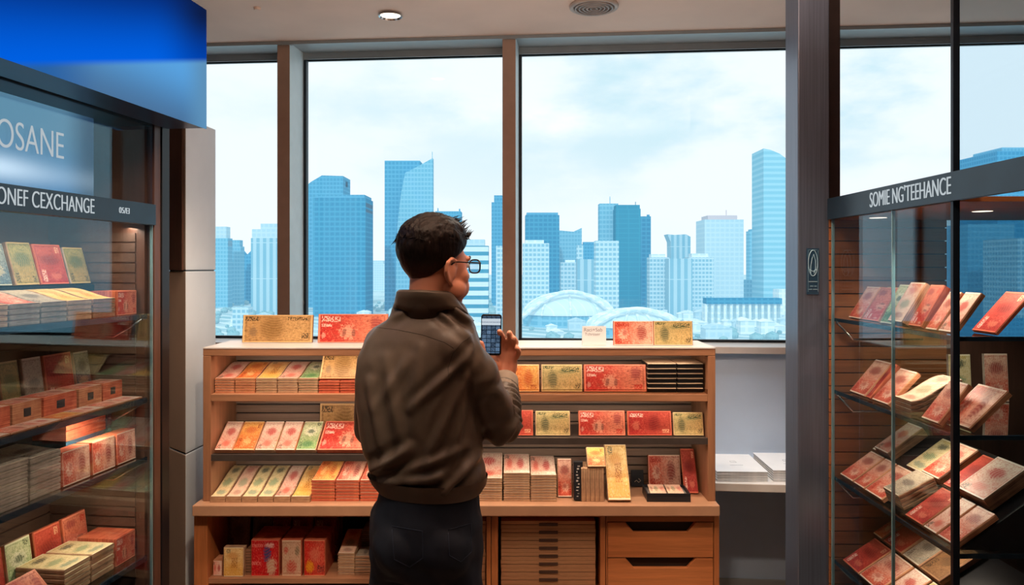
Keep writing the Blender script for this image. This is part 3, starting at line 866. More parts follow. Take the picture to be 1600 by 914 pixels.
def lmat(px, z, v=-.0135):
    """world matrix for lettering on the cabinet front, starting at pixel column px"""
    p = lpos(px, v); p.z = z
    # text x runs away from the viewer so that it reads from the aisle
    return Matrix.Translation(p) @ Matrix((( -LD.x, 0, -LN.x, 0), (-LD.y, 0, -LN.y, 0), (0, 1, 0, 0), (0, 0, 0, 1)))


bm = bmesh.new(); lbox(bm, .002, TL, .0, .006, .08, L_HB); g1 = part('glass_front', bm, GL_CASE, case)
bm = bmesh.new(); lbox(bm, .0, .004, -.001, .007, .08, L_HB); part('glass_edge', bm, GL_EDGE, case)
bm = bmesh.new(); lbox(bm, .002, TL, .0, .006, L_HT, 2.06); g2 = part('upper_pane', bm, GL_CASE, case)
lettering('lettering', 'ONEF CEXCHANGE', .062, WHITE_T, head, lmat(-6, 1.772), align='LEFT', spacing_x=.65)
lettering('small_lettering', '05/EI', .026, WHITE_T, head, lmat(186, 1.772), align='LEFT', spacing_x=1.0)
lettering('window_lettering', 'OSANE', .104, emit('white pane lettering', (.75, .85, .92), .6), g2, lmat(-7, 1.925, -.0015), align='LEFT', extrude=.0008, spacing_x=.71)
# added glowing panel behind the upper pane, its glow and reflected blue painted in
m = M('painted glow pane'); x, y, z = m.xyz(m.coord('Object')); tt = x * LD.x + y * LD.y
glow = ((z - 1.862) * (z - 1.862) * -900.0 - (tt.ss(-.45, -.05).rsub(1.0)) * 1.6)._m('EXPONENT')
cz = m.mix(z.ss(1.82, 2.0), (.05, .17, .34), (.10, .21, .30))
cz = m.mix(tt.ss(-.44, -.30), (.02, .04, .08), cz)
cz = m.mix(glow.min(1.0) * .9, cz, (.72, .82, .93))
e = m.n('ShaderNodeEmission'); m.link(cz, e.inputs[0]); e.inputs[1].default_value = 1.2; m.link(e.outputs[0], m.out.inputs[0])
bm = bmesh.new(); lbox(bm, .15, TL, .10, .125, L_HB + .02, 2.058); part('added_glow_panel', bm, m.m, case, label='added panel with painted pane glow')
for i, z in enumerate(L_SH):
    bm = bmesh.new(); lbox(bm, .018, TL, .012, .34, z - .008, z); sh = part('glass_shelf', bm, GL_SHELF, case)
    bm = bmesh.new(); lbox(bm, .018, TL, .007, .012, z - .015, z + .001); part('shelf_edge', bm, SHELFEDGE, sh)
    bm = bmesh.new()
    a = LP0 + LD * .022 + LN * .014 + Vector((0, 0, z - .014)); b = LP0 + LD * .022 + LN * .12 + Vector((0, 0, z - .075)); c = LP0 + LD * .022 + LN * .33 + Vector((0, 0, z - .075))
    tube(bm, [a, b, c], .004, 8); ball(bm, a, .006, 2); part('shelf_bracket', bm, CHROME, sh, smooth=True)

# the wooden ledge behind the lower bays at the far end
# blue sign box over the cabinet
SGv0, SGv1 = -.15, -.012
sg = thing('sign_box', 'large glowing blue sign box above the left display cabinet', 'sign', LP0 + LD * .5 + LN * .1 + Vector((0, 0, 2.06)))
bm = bmesh.new(); lbox(bm, -.064, 1.3, SGv0 + .004, SGv1, 2.062, 2.452); part('housing', bm, plain('dark blue housing', srgb(30, 36, 62), .3), sg, .002)
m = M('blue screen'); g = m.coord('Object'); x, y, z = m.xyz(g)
# reflection painted as screen glow: deep blue above, paler steel blue below a sloping line, a bright core
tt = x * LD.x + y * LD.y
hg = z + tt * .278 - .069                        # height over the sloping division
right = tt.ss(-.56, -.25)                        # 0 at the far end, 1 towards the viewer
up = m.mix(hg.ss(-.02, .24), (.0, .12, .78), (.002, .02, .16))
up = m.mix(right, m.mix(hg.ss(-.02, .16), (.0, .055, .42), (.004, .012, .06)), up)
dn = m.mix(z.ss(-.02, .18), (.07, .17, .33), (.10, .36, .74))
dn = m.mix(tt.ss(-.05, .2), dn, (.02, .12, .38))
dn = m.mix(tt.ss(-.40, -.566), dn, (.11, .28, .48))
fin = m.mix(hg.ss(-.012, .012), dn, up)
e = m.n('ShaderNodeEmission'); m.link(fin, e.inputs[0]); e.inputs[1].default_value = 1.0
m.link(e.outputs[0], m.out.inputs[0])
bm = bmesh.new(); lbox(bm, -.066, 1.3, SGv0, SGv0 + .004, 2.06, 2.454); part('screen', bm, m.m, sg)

# ------------------------------------------------------------------ right cabinet (its side faces the aisle)
XR = 1.048; RY1, RY0 = 2.515, 1.823
R_SH = [1.434, 1.198, .915, .642]; R_HT, R_HB = 1.826, 1.757
XE = 1.78                                     # far side of the cabinet
rc = thing('display_cabinet', 'glass display cabinet with slate header at the right', 'display cabinet', ((XR + XE) / 2, (RY0 + RY1) / 2, 0))
bm = bmesh.new(); box(bm, XR - .012, XR, 1.30, RY1 + .01, R_HB, R_HT); rh = part('header', bm, HEADM, rc, .001)
ym = lambda px: XR * F / (px - HX)
RT = Matrix.Translation((XR - .0135, ym(1366), 1.792)) @ Matrix(((0, 0, -1, 0), (-1, 0, 0, 0), (0, 1, 0, 0), (0, 0, 0, 1)))
lettering('lettering', "SOMIE NG'TEEHANCE", .062, WHITE_T, rh, RT, align='LEFT', spacing_x=.68)
bm = bmesh.new(); box(bm, XR, XE, RY0, RY1 + .04, R_HB, R_HB + .012); part('roof_panel', bm, W_SLAT2, rc)
bm = bmesh.new(); box(bm, XR, XE, RY0, RY1 + .04, 0, .08); part('plinth', bm, DARK, rc)
XS = xat(1476, RY1 + .03)
bm = bmesh.new(); z = .08; box(bm, XR, XS, RY1 + .028, RY1 + .04, .08, R_HB, 1)
while z < R_HB - .02:
    box(bm, XR, XS, RY1 + .018, RY1 + .029, z, z + .040); z += .0435
part('slat_panel', bm, [W_SLAT2, DARK], rc)
bm = bmesh.new(); box(bm, XS, XE, RY1 + .02, RY1 + .04, .08, 1.40); part('back_panel', bm, W_BROWN, rc)
bm = bmesh.new(); box(bm, XS, XE, RY1 + .028, RY1 + .034, 1.40, R_HB); part('back_glass', bm, glass('smoky back glass', (.50, .62, .68), .03, 1.0), rc)
bm = bmesh.new(); box(bm, XE - .012, XE, RY0, RY1 + .02, .08, R_HB); part('far_panel', bm, W_BROWN, rc)
# side glass in two panes, front glass, upper panes
ys = ym(1394)
for a, b in ((ys + .003, RY1), (RY0 + .006, ys - .003)):
    bm = bmesh.new(); box(bm, XR, XR + .006, a, b, .08, R_HB); part('side_glass', bm, GL_CASER, rc)
bm = bmesh.new(); box(bm, XR - .001, XR + .007, ys - .0028, ys + .0028, .08, R_HB); part('glass_joint', bm, GL_EDGE, rc)
bm = bmesh.new(); box(bm, XR - .001, XR + .007, RY1 - .003, RY1 + .003, .08, R_HB); part('glass_edge', bm, GL_EDGE, rc)
bm = bmesh.new(); box(bm, XR + .012, XE, RY0, RY0 + .006, .08, R_HB); part('front_glass', bm, GL_CASER, rc)
bm = bmesh.new(); box(bm, XR - .004, XR + .012, RY0 - .006, RY0 + .006, 0, CEIL_Z - .001); part('corner_post', bm, plain('dark blue post', srgb(30, 40, 52), .3, .5), rc, .001)
bm = bmesh.new(); box(bm, XR + .012, XE, RY0, RY0 + .006, R_HB + .013, CEIL_Z - .001); part('upper_pane', bm, GL_UP, rc)
for i, z in enumerate(R_SH):
    bm = bmesh.new(); box(bm, XR + .012, XE - .02, RY0 + .014, RY1 + .012, z - .009, z); sh = part('glass_shelf', bm, GL_SHELF, rc)
    bm = bmesh.new(); box(bm, XR + .008, XR + .012, RY0 + .010, RY1 + .012, z - .010, z + .001); box(bm, XR + .012, XE - .02, RY0 + .010, RY0 + .014, z - .010, z + .001); part('shelf_edge', bm, SHELFEDGE, sh)
    bm = bmesh.new(); tube(bm, [(XR + .02, RY1 + .006, z - .016), (XR + .07, RY1 + .006, z - .07), (XR + .30, RY1 + .006, z - .07)], .004, 8); ball(bm, (XR + .02, RY1 + .006, z - .016), .006, 2)
    part('shelf_bracket', bm, CHROME, sh, smooth=True)
for px, Y in ((1372, 2.42), (1535, 2.14)):
    bm = bmesh.new(); bmesh.ops.create_circle(bm, cap_ends=True, segments=24, radius=.026, matrix=Matrix.Translation((xat(px, Y), Y, R_HB - .0008)))
    part('roof_light', bm, emit('cabinet lamp', (1, .85, .66), 2.4), rc)

# steel column at the cabinet corner with its small notice
bm = bmesh.new(); box(bm, xat(1247, 2.54), xat(1296, 2.54), 2.54, 2.66, 0, CEIL_Z - .001); o = struct('column_steel', bm, STEEL, bevel=.004)
bm = bmesh.new(); box(bm, xat(1296, 2.545), xat(1313, 2.56), 2.56, 2.64, 0, CEIL_Z - .001); struct('column_dark', bm, STEELD, bevel=.002)
Yn = 2.54
t = thing('notice_plate', 'small blue notice with white leaf emblem on the steel column', 'sign', (xat(1269.5, Yn), Yn - .003, zat(459, Yn)))
bm = bmesh.new(); box(bm, xat(1260, Yn), xat(1279, Yn), Yn - .004, Yn - .0005, zat(460, Yn), zat(388, Yn)); part('plate', bm, plain('notice blue', srgb(34, 66, 92), .35), t)
bm = bmesh.new(); q = lambda px, py: Vector((xat(px, Yn), Yn - .0045, zat(py, Yn)))
tube(bm, [q(1269.5 + 7.2 * math.sin(a), 411 - 20 * math.cos(a)) for a in (2 * math.pi * k / 28 for k in range(29))], .0013, 5)
tube(bm, [q(1266, 428), q(1266, 416), q(1268, 404), q(1270.5, 397), q(1273.5, 408), q(1273.5, 420), q(1271, 427)], .0013, 5)
tube(bm, [q(1264, 421), q(1269.5, 424), q(1275, 421)], .0012, 5)
tube(bm, [q(1263, 390.5), q(1276, 390.5)], .0005, 4); tube(bm, [q(1262, 390.5), q(1262, 456)], .0004, 4); tube(bm, [q(1277.4, 390.5), q(1277.4, 456)], .0004, 4)
for y_, a_, b_ in ((440, 1263, 1276), (447, 1265, 1270), (447, 1271.5, 1275), (452, 1263, 1268), (452, 1269.5, 1276)):
    tube(bm, [q(a_, y_), q(b_, y_)], .0013, 4)
part('emblem', bm, plain('notice print', srgb(150, 190, 212), .5), t)
# ------------------------------------------------------------------ notes on the centre unit
def cpos(px, Y, z): return Vector((xat(px, Y), Y, z))
def span(a, b, Y): return (b - a) * Y / F


def note_up(a, b, Y, z, h, face, edge, label, tilt=80, th=.006, group=None, cat='banknote', rz=0.0, long='x'):
    """upright sheet spanning pixel columns a..b at depth Y, leaning back"""
    return bundle(cpos((a + b) / 2, Y, z), span(a, b, Y), h, th, face, edge, label, group, tilt=R(tilt), rz=rz, long=long, name='display_banknote', cat=cat)


# on top of the unit
G = 'upright display notes on top of the unit'
note_up(379, 489, 2.93, Z_TOP + .001, .104, N_TAN, ED_BROWN, 'large tan brown note standing upright on the unit top, left end', 82, .008, G)
note_up(497, 606, 2.92, Z_TOP + .001, .108, N_RED, ED_RED, 'large red note standing on the unit top, partly behind the mans shoulder', 82, .008, G)
note_up(958, 1021, 2.83, Z_TOP + .001, .088, N_PINK, ED_RED, 'pinkish red note standing on the unit top, joined to the olive one', 84, .010, G)
note_up(1021, 1082, 2.83, Z_TOP + .001, .088, N_OLIVE, ED_CREAM, 'olive cream note standing on the unit top at its right end', 84, .010, G)
c = thing('price_card', 'small white card with handwriting standing on the unit top', 'card', cpos(928.5, 2.83, Z_TOP + .0005))
c.rotation_euler = (R(86), 0, 0)
hw = span(910, 947, 2.83) / 2
bm = bmesh.new(); box(bm, -hw, hw, 0, .070, 0, .0015); bm.transform(mw(c)); part('card_front', bm, PAPER, c)
bm = bmesh.new(); prism(bm, [(.0, 0), (.0, -.03), (.068, 0)], -hw, hw, axis='x'); 
bm.transform(mw(c)); part('fold', bm, PAPER, c)
INKM = plain('handwriting ink', srgb(96, 96, 110), .7)
lettering('handwriting', 'Raci+Sab', .019, INKM, c, mw(c) @ Matrix.Translation((-.004, .056, .0019)), .0002)
lettering('handwriting', 'Tchroaer', .015, INKM, c, mw(c) @ Matrix.Translation((-.006, .040, .0019)), .0002)

# first shelf, left bay: five curled stacks and a pair of red ones with a tan note
G = 'note stacks on the first shelf'
for a, b, f, e, d in ((336, 366, N_PINKW, ED_ORANGE, 'the pale pink stack at the left end of the first shelf'),
                      (367.5, 398.5, N_ORANGE, ED_ORANGE, 'the orange stack, second along the first shelf'),
                      (400, 432.5, N_YELLOW, ED_CREAM, 'the yellow stack in the middle of the first shelf row'),
                      (434, 465, N_PINKW, ED_CREAM, 'the pale pink stack beside the green one, first shelf'),
                      (466.5, 496.5, N_GREEN, ED_CREAM, 'the green stack on the first shelf')):
    stack(cpos((a + b) / 2, 2.775, Z_SH + .0005), span(a, b, 2.775), .19, .056, 6, f, e, d, G, long='y', lift=.036)
for a, b, d in ((498, 530, 'the left red edged stack under the tan note, first shelf'), (531.5, 564, 'the right red edged stack under the tan note, first shelf')):
    stack(cpos((a + b) / 2, 2.775, Z_SH + .0005), span(a, b, 2.775), .15, .046, 5, N_RED, ED_RED, d, G, lift=.0)
bundle(cpos(540, 2.79, Z_SH + .047), span(499, 581, 2.79), .10, .008, N_TAN, ED_CREAM, 'tan brown note tilted on the red stacks of the first shelf', tilt=R(52), name='display_banknote', cat='banknote')

# first shelf, right bay
G = 'upright notes on the first shelf, right bay'
for a, b, f, e, lab in ((786, 843, N_ORANGE, ED_ORANGE, 'glowing orange note upright on the first shelf behind the mans hand'),
                        (845.5, 910, N_OLIVE, ED_CREAM, 'olive cream note upright on the first shelf, right bay'),
                        (912, 1010, N_RED, ED_RED, 'wide red note upright on the first shelf beside the dark folders')):
    note_up(a, b, 2.80, Z_SH + .001, .098, f, e, lab, 78, .012, G)
COVER = plain('dark folder cover', srgb(26, 26, 30), .4); SHEET = plain('folder sheet', srgb(214, 190, 160), .6)
for a, b, side in ((1012, 1057, 'left'), (1058.5, 1099, 'right')):
    for k in range(6):
        h = .0178; word = ORD[5 - k] if k else 'Bottom'
        p = cpos((a + b) / 2, 2.785, Z_SH + .001 + k * h)
        o = thing('note_folder', f'{word} dark folder of the {side} hand pile, end of the first shelf', 'folder', p, group=f'dark folders in the {side} hand pile')
        o.rotation_euler = (0, R(random.uniform(-.6, .6)) if k > 3 else 0, R(random.uniform(-1, 1)))
        W = span(a, b, 2.785) - .002
        bm = bmesh.new(); prism(bm, [(0, .0), (.15, .0), (.15, h - .004), (0, h - .004)], -W / 2, W / 2, axis='x'); bm.transform(mw(o)); part('cover', bm, COVER, o, .001)
        bm = bmesh.new(); box(bm, -W / 2 - .001, W / 2 - .001, -.003, .145, h - .0042, h - .0018); bm.transform(mw(o)); part('sheet', bm, SHEET, o)

# second shelf, left bay: a tilted row, a red sheet and a tan one
G = 'tilted bundles on the second shelf'
for a, b, f, e, lab in ((336, 364, N_PINKW, ED_ORANGE, 'pale pink tilted bundle at the left end of the second shelf'),
                        (364.5, 398, N_ORANGE, ED_ORANGE, 'orange tilted bundle on the second shelf'),
                        (399, 430, N_PINKW, ED_CREAM, 'pale pink tilted bundle just right of the orange one, second shelf'),
                        (431, 461.5, N_PINKW, ED_ORANGE, 'pale pink tilted bundle next to the green one, second shelf'),
                        (462.5, 494, N_GREEN, ED_CREAM, 'green tilted bundle on the second shelf')):
    bundle(cpos((a + b) / 2, 2.768, Z_GL + .003), span(a, b, 2.768), .148, .016, f, e, lab, G, tilt=R(31), long='y')
bundle(cpos(546, 2.768, Z_GL + .003), span(496, 596, 2.768), .150, .016, N_RED, ED_RED, 'wide red tilted bundle on the second shelf by the mans back', G, tilt=R(31))
note_up(499, 590, 2.93, Z_GL + .001, .150, N_TAN, ED_BROWN, 'tan brown note upright behind the wide red bundle, second shelf', 84)

# second shelf, right bay
G = 'upright notes on the second shelf, right bay'
for a, b, f, e, lab, h in ((772, 833, N_RED2, ED_RED, 'red note upright on the second shelf beside the mans elbow', .09),
                           (836.5, 891, N_OLIVE, ED_CREAM, 'olive cream note upright beside the mans elbow, second shelf', .087),
                           (904, 977, N_RED, ED_RED, 'bright red note upright in the middle of the second shelf, right bay', .088),
                           (980, 1049.5, N_RED2, ED_RED, 'deep red note upright next to the olive one at the right end', .087),
                           (1051.5, 1099, N_OLIVE, ED_CREAM, 'olive cream note upright at the right end of the second shelf', .082)):
    note_up(a, b, 2.79, Z_GR + .002, h, f, e, lab, 76, .012, G)

# worktop, left: a row of curled long notes, then red stacks
G = 'curled long bundles on the worktop'
ws = (327.5, 352, 377, 402, 427, 454, 485)
for i, (f, lab) in enumerate(((N_POLY, 'cream bundle with dark oval at the left end of the worktop'), (N_POLYR, 'pinkish cream curled bundle, second along the worktop'),
                              (N_POLY, 'cream curled bundle with green ovals, third along the worktop'), (N_POLY, 'cream curled bundle with green ovals, fourth along the worktop'),
                              (N_PINKW, 'pale pink curled bundle, fifth along the worktop'), (N_YELLOW, 'pale yellow curled bundle beside the red stacks on the worktop'))):
    a, b = ws[i] + .8, ws[i + 1] - .8
    bundle(cpos((a + b) / 2, 2.735, Z_CT + .0005), span(a, b, 2.735), .225, .022, f, ED_CREAM, lab, G, long='y', lift=.052, rz=-.01)
G = 'red stacks on the worktop'
for a, b, d, f in ((486.5, 523, 'the left red stack on the worktop', N_ORANGE), (524.5, 561, 'the middle red stack on the worktop', N_PINK), (562.5, 598, 'the red stack on the worktop beside the mans hip', N_PINK)):
    stack(cpos((a + b) / 2, 2.75, Z_CT + .0005), span(a, b, 2.75), .17, .078, 7, f, ED_RED, d, G, lift=.026)

# worktop, right
G = 'tall cream stacks on the worktop'
stack(cpos(762, 2.75, Z_CT + .0005), span(740, 784.5, 2.75), .19, .085, 10, N_PINKW, ED_CREAM, 'the curled pink stack beside the mans hip', G, long='y', lift=.045)
stack(cpos(807.5, 2.75, Z_CT + .0005), span(787, 828, 2.75), .17, .104, 12, N_PINKW, ED_CREAM, 'the tallest cream stack on the worktop', G, long='x', lift=.026)
stack(cpos(849.5, 2.745, Z_CT + .0005), span(829.5, 869.5, 2.745), .17, .098, 10, N_PINKW, ED_CREAM, 'the cream stack left of the leaning pink note', G, long='x', lift=.026)
bundle(cpos(882.5, 2.80, Z_CT + .001), span(871, 894, 2.80), .135, .012, N_PINK, ED_CREAM, 'narrow pink note leaning beside the tall cream stacks', tilt=R(72), long='y', name='display_banknote', cat='banknote')
o = thing('album', 'slim black album with white markings standing on the worktop', 'album', cpos(903, 2.775, Z_CT + .001)); o.rotation_euler = (R(82), 0, 0)
W = span(896, 910.5, 2.775)
bm = bmesh.new(); box(bm, -W / 2, W / 2, 0, .135, 0, .028); bm.transform(mw(o)); part('cover', bm, BLACKBOX, o, .002)
bm = bmesh.new(); rr = random.Random(3)
for k in range(11):
    y0 = .012 + k * .0105; x0 = rr.uniform(-.009, 0); box(bm, x0, x0 + rr.uniform(.003, .009), y0, y0 + rr.uniform(.001, .006), .028, .0285)
bm.transform(mw(o)); part('white_marking', bm, plain('white print', srgb(190, 186, 180), .6), o)
for k in range(5):
    x = xat(915 + k * 7.1, 2.745)
    word = ('leftmost', 'second', 'third', 'fourth', 'rightmost')[k]
    bundle(Vector((x, 2.745, Z_CT + .001)), .118, .10, .0155, N_GREYB if k else N_DULL, ED_CREAM, f'{word} of the bundles standing on edge beside the big gold note', 'bundles standing on edge on the worktop', roll=R(-90), name='banknote_bundle', rz=0).location.x += 0
for o in [o for o in C.objects if o.get('group') == 'bundles standing on edge on the worktop']:
    o.location.z += .059; o.location.x += .0005
bundle(cpos(932.5, 2.747, Z_CT + .120), span(919, 948, 2.747), .085, .010, N_ORANGE, ED_CREAM, 'small orange and cream note lying tilted on the edge standing bundles', tilt=R(38), long='y', name='display_banknote', cat='banknote')
bundle(cpos(967.5, 2.745, Z_CT + .001), span(950, 986, 2.745), .215, .016, N_YELLOW, ED_CREAM, 'big gold note leaning on the slats beside the edge standing bundles', tilt=R(52), long='y', name='display_banknote', cat='banknote')
o = thing('card_case', 'small black card case with pale squiggle at the back of the worktop', 'case', cpos(996, 2.93, Z_CT + .001)); o.rotation_euler = (R(75), 0, 0)
bm = bmesh.new(); box(bm, -.024, .024, 0, .062, 0, .01); bm.transform(mw(o)); part('case_body', bm, BLACKBOX, o, .002)
bm = bmesh.new(); tube(bm, [(-.012, .018, .0103), (-.004, .024, .0103), (.004, .016, .0103), (.012, .022, .0103), (.004, .03, .0103)], .0012, 5); bm.transform(mw(o)); part('squiggle', bm, SHEET, o)
note_up(1013, 1064, 2.93, Z_CT + .001, .118, N_PINK, ED_RED, 'pinkish red note standing behind the black open box', 78, .010)
bundle(cpos(1080, 2.84, Z_CT + .001), span(1069, 1091, 2.84), .165, .010, N_RED2, ED_RED, 'red note leaning at the right end of the worktop', tilt=R(62), long='y', name='display_banknote', cat='banknote')
o = thing('presentation_box', 'open black box holding two cream notes on the worktop', 'box', cpos(1045, 2.74, Z_CT + .0005), rz=-.02)
W = span(1011, 1079, 2.74); D_ = .115
bm = bmesh.new(); box(bm, -W / 2, W / 2, 0, D_, 0, .016)
for q in ((-W / 2, W / 2, 0, .006), (-W / 2, W / 2, D_ - .006, D_), (-W / 2, -W / 2 + .006, .006, D_ - .006), (W / 2 - .006, W / 2, .006, D_ - .006)): box(bm, *q, .016, .030)
bm.transform(mw(o)); part('tray', bm, BLACKBOX, o, .001)
bm = bmesh.new(); box(bm, -W / 2 + .008, W / 2 - .008, .008, D_ - .008, .0165, .022); bm.transform(mw(o)); part('insert', bm, plain('grey insert', srgb(120, 116, 112), .7), o)
M_ = mw(o)
for dx, f, lab in ((-.034, N_POLYR, 'cream note in the left of the open black box'), (.030, N_POLYR, 'cream note in the right of the open black box')):
    p = M_ @ Vector((dx, .016, .0225)); bundle(p, .058, .082, .004, f, ED_CREAM, lab, 'notes in the black box', rz=-.02 + dx * .6, tilt=R(6), name='boxed_banknote', cat='banknote')

# open cabinet at lower left
zl = Z_LOW + .0005
bundle(cpos(340, 2.775, zl), span(332.5, 347.5, 2.775), .052, .06, N_PINKW, ED_ORANGE, 'small pink wrapped brick at the left end of the open cabinet', tilt=R(90), name='note_brick', cat='note brick', long='x').location.y += .06
bundle(cpos(364.5, 2.76, zl), span(348.5, 380.5, 2.76), .103, .03, N_YELLOW, ED_CREAM, 'upright yellow note brick with pale border in the open cabinet', tilt=R(88), name='note_brick', cat='note brick', long='y').location.y += .03
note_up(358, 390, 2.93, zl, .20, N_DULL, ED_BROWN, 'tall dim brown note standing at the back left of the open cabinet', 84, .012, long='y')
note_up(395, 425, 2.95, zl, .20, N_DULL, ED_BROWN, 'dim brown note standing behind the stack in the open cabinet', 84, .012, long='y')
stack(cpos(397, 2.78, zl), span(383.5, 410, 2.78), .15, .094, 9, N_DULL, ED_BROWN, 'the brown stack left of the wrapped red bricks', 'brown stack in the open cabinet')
BRK = note_mat('red wrapped brick with blue patch', s3(214, 22, 30), s3(206, 24, 30), s3(160, 10, 20), s3(236, 150, 130),
               [(.58, .62, .16, .30, s3(40, 70, 120), .97), (.72, .25, .20, .30, s3(214, 190, 160), .95), (.66, .86, .20, .08, s3(240, 200, 190), .8)], [(.02, .42, .80, .90, s3(240, 140, 130)), (.02, .35, .30, .40, s3(240, 140, 130))], border=.01, seed=20)
BRK2 = note_mat('cream brick with red oval', s3(214, 180, 150), s3(226, 190, 160), s3(176, 90, 60), s3(240, 210, 180),
                [(.5, .25, .30, .22, s3(200, 50, 40), .85), (.22, .72, .14, .12, s3(206, 70, 60), .85), (.78, .7, .14, .16, s3(90, 90, 60), .7)], [], border=.03, seed=21)
BRK3 = note_mat('red brick with yellow patch', s3(220, 40, 34), s3(232, 90, 70), s3(170, 20, 24), s3(236, 170, 130),
                [(.28, .26, .22, .20, s3(244, 170, 30), .97), (.5, .6, .3, .25, s3(236, 140, 110), .6)], [(.62, .94, .1, .3, s3(90, 40, 40))], border=.02, seed=22)
G = 'wrapped note bricks in the open cabinet'
for a, b, f, lab in ((412, 456, BRK, 'bright red wrapped brick with blue patch in the open cabinet'), (457.5, 489, BRK2, 'cream wrapped brick with red oval between two red ones'), (490.5, 524, BRK3, 'red wrapped brick with yellow patch in the open cabinet')):
    bundle(cpos((a + b) / 2, 2.77 + .15, zl), span(a, b, 2.77), .128, .15, f, ED_RED, lab, G, tilt=R(90), name='note_brick', cat='note brick')
for a, b, lab in ((425, 466, 'dim red brick standing behind the blue patched one'), (468, 500, 'dim red brick standing behind the cream wrapped one'), (502, 536, 'dim red brick standing behind the yellow patched one')):
    bundle(cpos((a + b) / 2, 3.07, zl), span(a, b, 3.0), .15, .10, N_RED2, ED_RED, lab, 'dim red bricks at the back of the open cabinet', tilt=R(90), name='note_brick', cat='note brick')
stack(cpos(541, 2.775, zl), span(527, 553, 2.775), .17, .082, 8, N_POLYR, ED_CREAM, 'the pale stack right of the red bricks', 'pale stacks in the open cabinet', long='y', lift=.03)
stack(cpos(568, 2.775, zl), span(554.5, 581, 2.775), .09, .072, 7, N_GREYB, ED_CREAM, 'the grey stack at the right of the open cabinet', 'pale stacks in the open cabinet', long='x')
stack(cpos(577, 2.90, zl), span(565, 590, 2.90), .14, .12, 8, N_GREYB, ED_GREY, 'the dim stack at the back right of the open cabinet', 'pale stacks in the open cabinet', long='x')

# ------------------------------------------------------------------ left cabinet contents
def lspan(a, b, v): return abs(lt(a, v) - lt(b, v)) - .0015


def litem(a, b, v, z, d, h, face, edge, label, group=None, tilt=0, long='x', lift=0.0, name='banknote_bundle', cat='banknote bundle', push=0.0):
    p = lpos((a + b) / 2, v)
    ta, tb = lt(a, v), max(lt(b, v), .022); p = LP0 + LD * ((ta + tb) / 2) + LN * (v + push); p.z = z
    return bundle(p, max(ta - tb - .0015, .02), d, h, face, edge, label, group, rz=LRZ, tilt=R(tilt), long=long, lift=lift, name=name, cat=cat)


def lstack(a, b, v, z, d, H, n, face, edge, desc, group, long='y', lift=0.0):
    ta, tb = lt(a, v), max(lt(b, v), .022); p = LP0 + LD * ((ta + tb) / 2) + LN * v; p.z = z
    stack(p, ta - tb - .0015, d, H, n, face, edge, desc, group, rz=LRZ, long=long, lift=lift)


bm = bmesh.new(); lbox(bm, .02, TL, .19, .33, L_SH[0] + .001, 1.545); part('riser', bm, DARK, case)
z1 = L_SH[0] + .0015
G = 'tall upright notes in the left cabinet, top shelf'
for a, b, f, e, lab, h in ((-28, 15, N_BLUE, ED_GREY, 'slate blue upright note at the left frame edge, top shelf', .122),
                        (20, 58, N_GOLDG, ED_CREAM, 'gold and green upright note on the top shelf of the left cabinet', .128),
                        (60, 104, N_RED2, ED_RED, 'red upright note on the top shelf of the left cabinet', .125),
                        (106, 140, N_GOLDG, ED_GREY, 'dull green upright note right of the red one, left cabinet', .118)):
    litem(a, b, .21, 1.547, h, .012, f, e, lab, G, tilt=74, name='display_banknote', cat='banknote', long='y')
litem(120, 166, .25, 1.547, .05, .05, N_PINKW, ED_CREAM, 'small cream wrapped brick at the far end of the top shelf', tilt=90, name='note_brick', cat='note brick', push=.05)
G = 'note stacks on the top shelf of the left cabinet'
for a, b, f, e, d in ((-42, 12, N_ORANGE, ED_CREAM, 'the orange stack at the left frame edge, left cabinet'), (14, 62, N_PINK, ED_GREY, 'the pink stack on the top shelf, left cabinet'),
                      (64, 104, N_GREYB, ED_GREY, 'the grey stack on the top shelf, left cabinet'), (106, 143, N_YELLOW, ED_CREAM, 'the yellow stack on the top shelf, left cabinet'),
                      (145, 180, N_YELLOW, ED_BROWN, 'the short yellow stack beside the red brick, left cabinet')):
    lstack(a, b, .03, z1, .14, .058, 4, f, e, d, G, lift=.030)
litem(183, 222, .04, z1, .075, .09, N_RED, ED_RED, 'bright red brick at the far end of the top shelf, left cabinet', tilt=90, name='note_brick', cat='note brick', push=.09)

z2 = L_SH[1] + .0015
G = 'upright notes on the second shelf of the left cabinet'
for a, b, f, e, lab, h in ((-36, -2, N_RED2, ED_RED, 'dark red upright note cut by the frame, left cabinet second shelf', .155), (2, 33, N_GOLDG, ED_BROWN, 'brown green upright note at the left frame edge, second shelf', .155), (38, 69, N_GREYB, ED_GREY, 'grey upright note on the second shelf, left cabinet', .155),
                        (72, 116, N_RED2, ED_RED, 'deep red upright note on the second shelf, left cabinet', .155), (118, 144, N_BLUE, ED_GREY, 'slate blue upright note on the second shelf, left cabinet', .15)):
    litem(a, b, .20, z2, h, .010, f, e, lab, G, tilt=82, name='display_banknote', cat='banknote', long='y')
G = 'labelled note bricks on the second shelf of the left cabinet'
LAB = plain('dark label', srgb(44, 44, 48), .6)
for i, (a, b, lab) in enumerate(((-30, 16, 'red labelled brick cut by the frame edge, second shelf'), (19, 65, 'red brick with dark label, second from the frame edge'), (68, 120, 'wide red brick with dark label, middle of the row'),
                  (123, 159, 'red brick with dark label, second from the far end'), (161, 191, 'pale red brick with dark label at the far end'))):
    o = litem(a, b, .09, z2, .075, .058, N_PINK, ED_RED if i % 2 == 0 else ED_ORANGE, lab, G, name='note_brick', cat='note brick')
    w_ = lspan(a, b, .09)
    bm = bmesh.new(); box(bm, -w_ * .12, w_ * .12, -.0012, -.0002, .018, .040); bm.transform(mw(o)); part('label_patch', bm, LAB, o)
G = 'loose notes along the front of the second shelf'
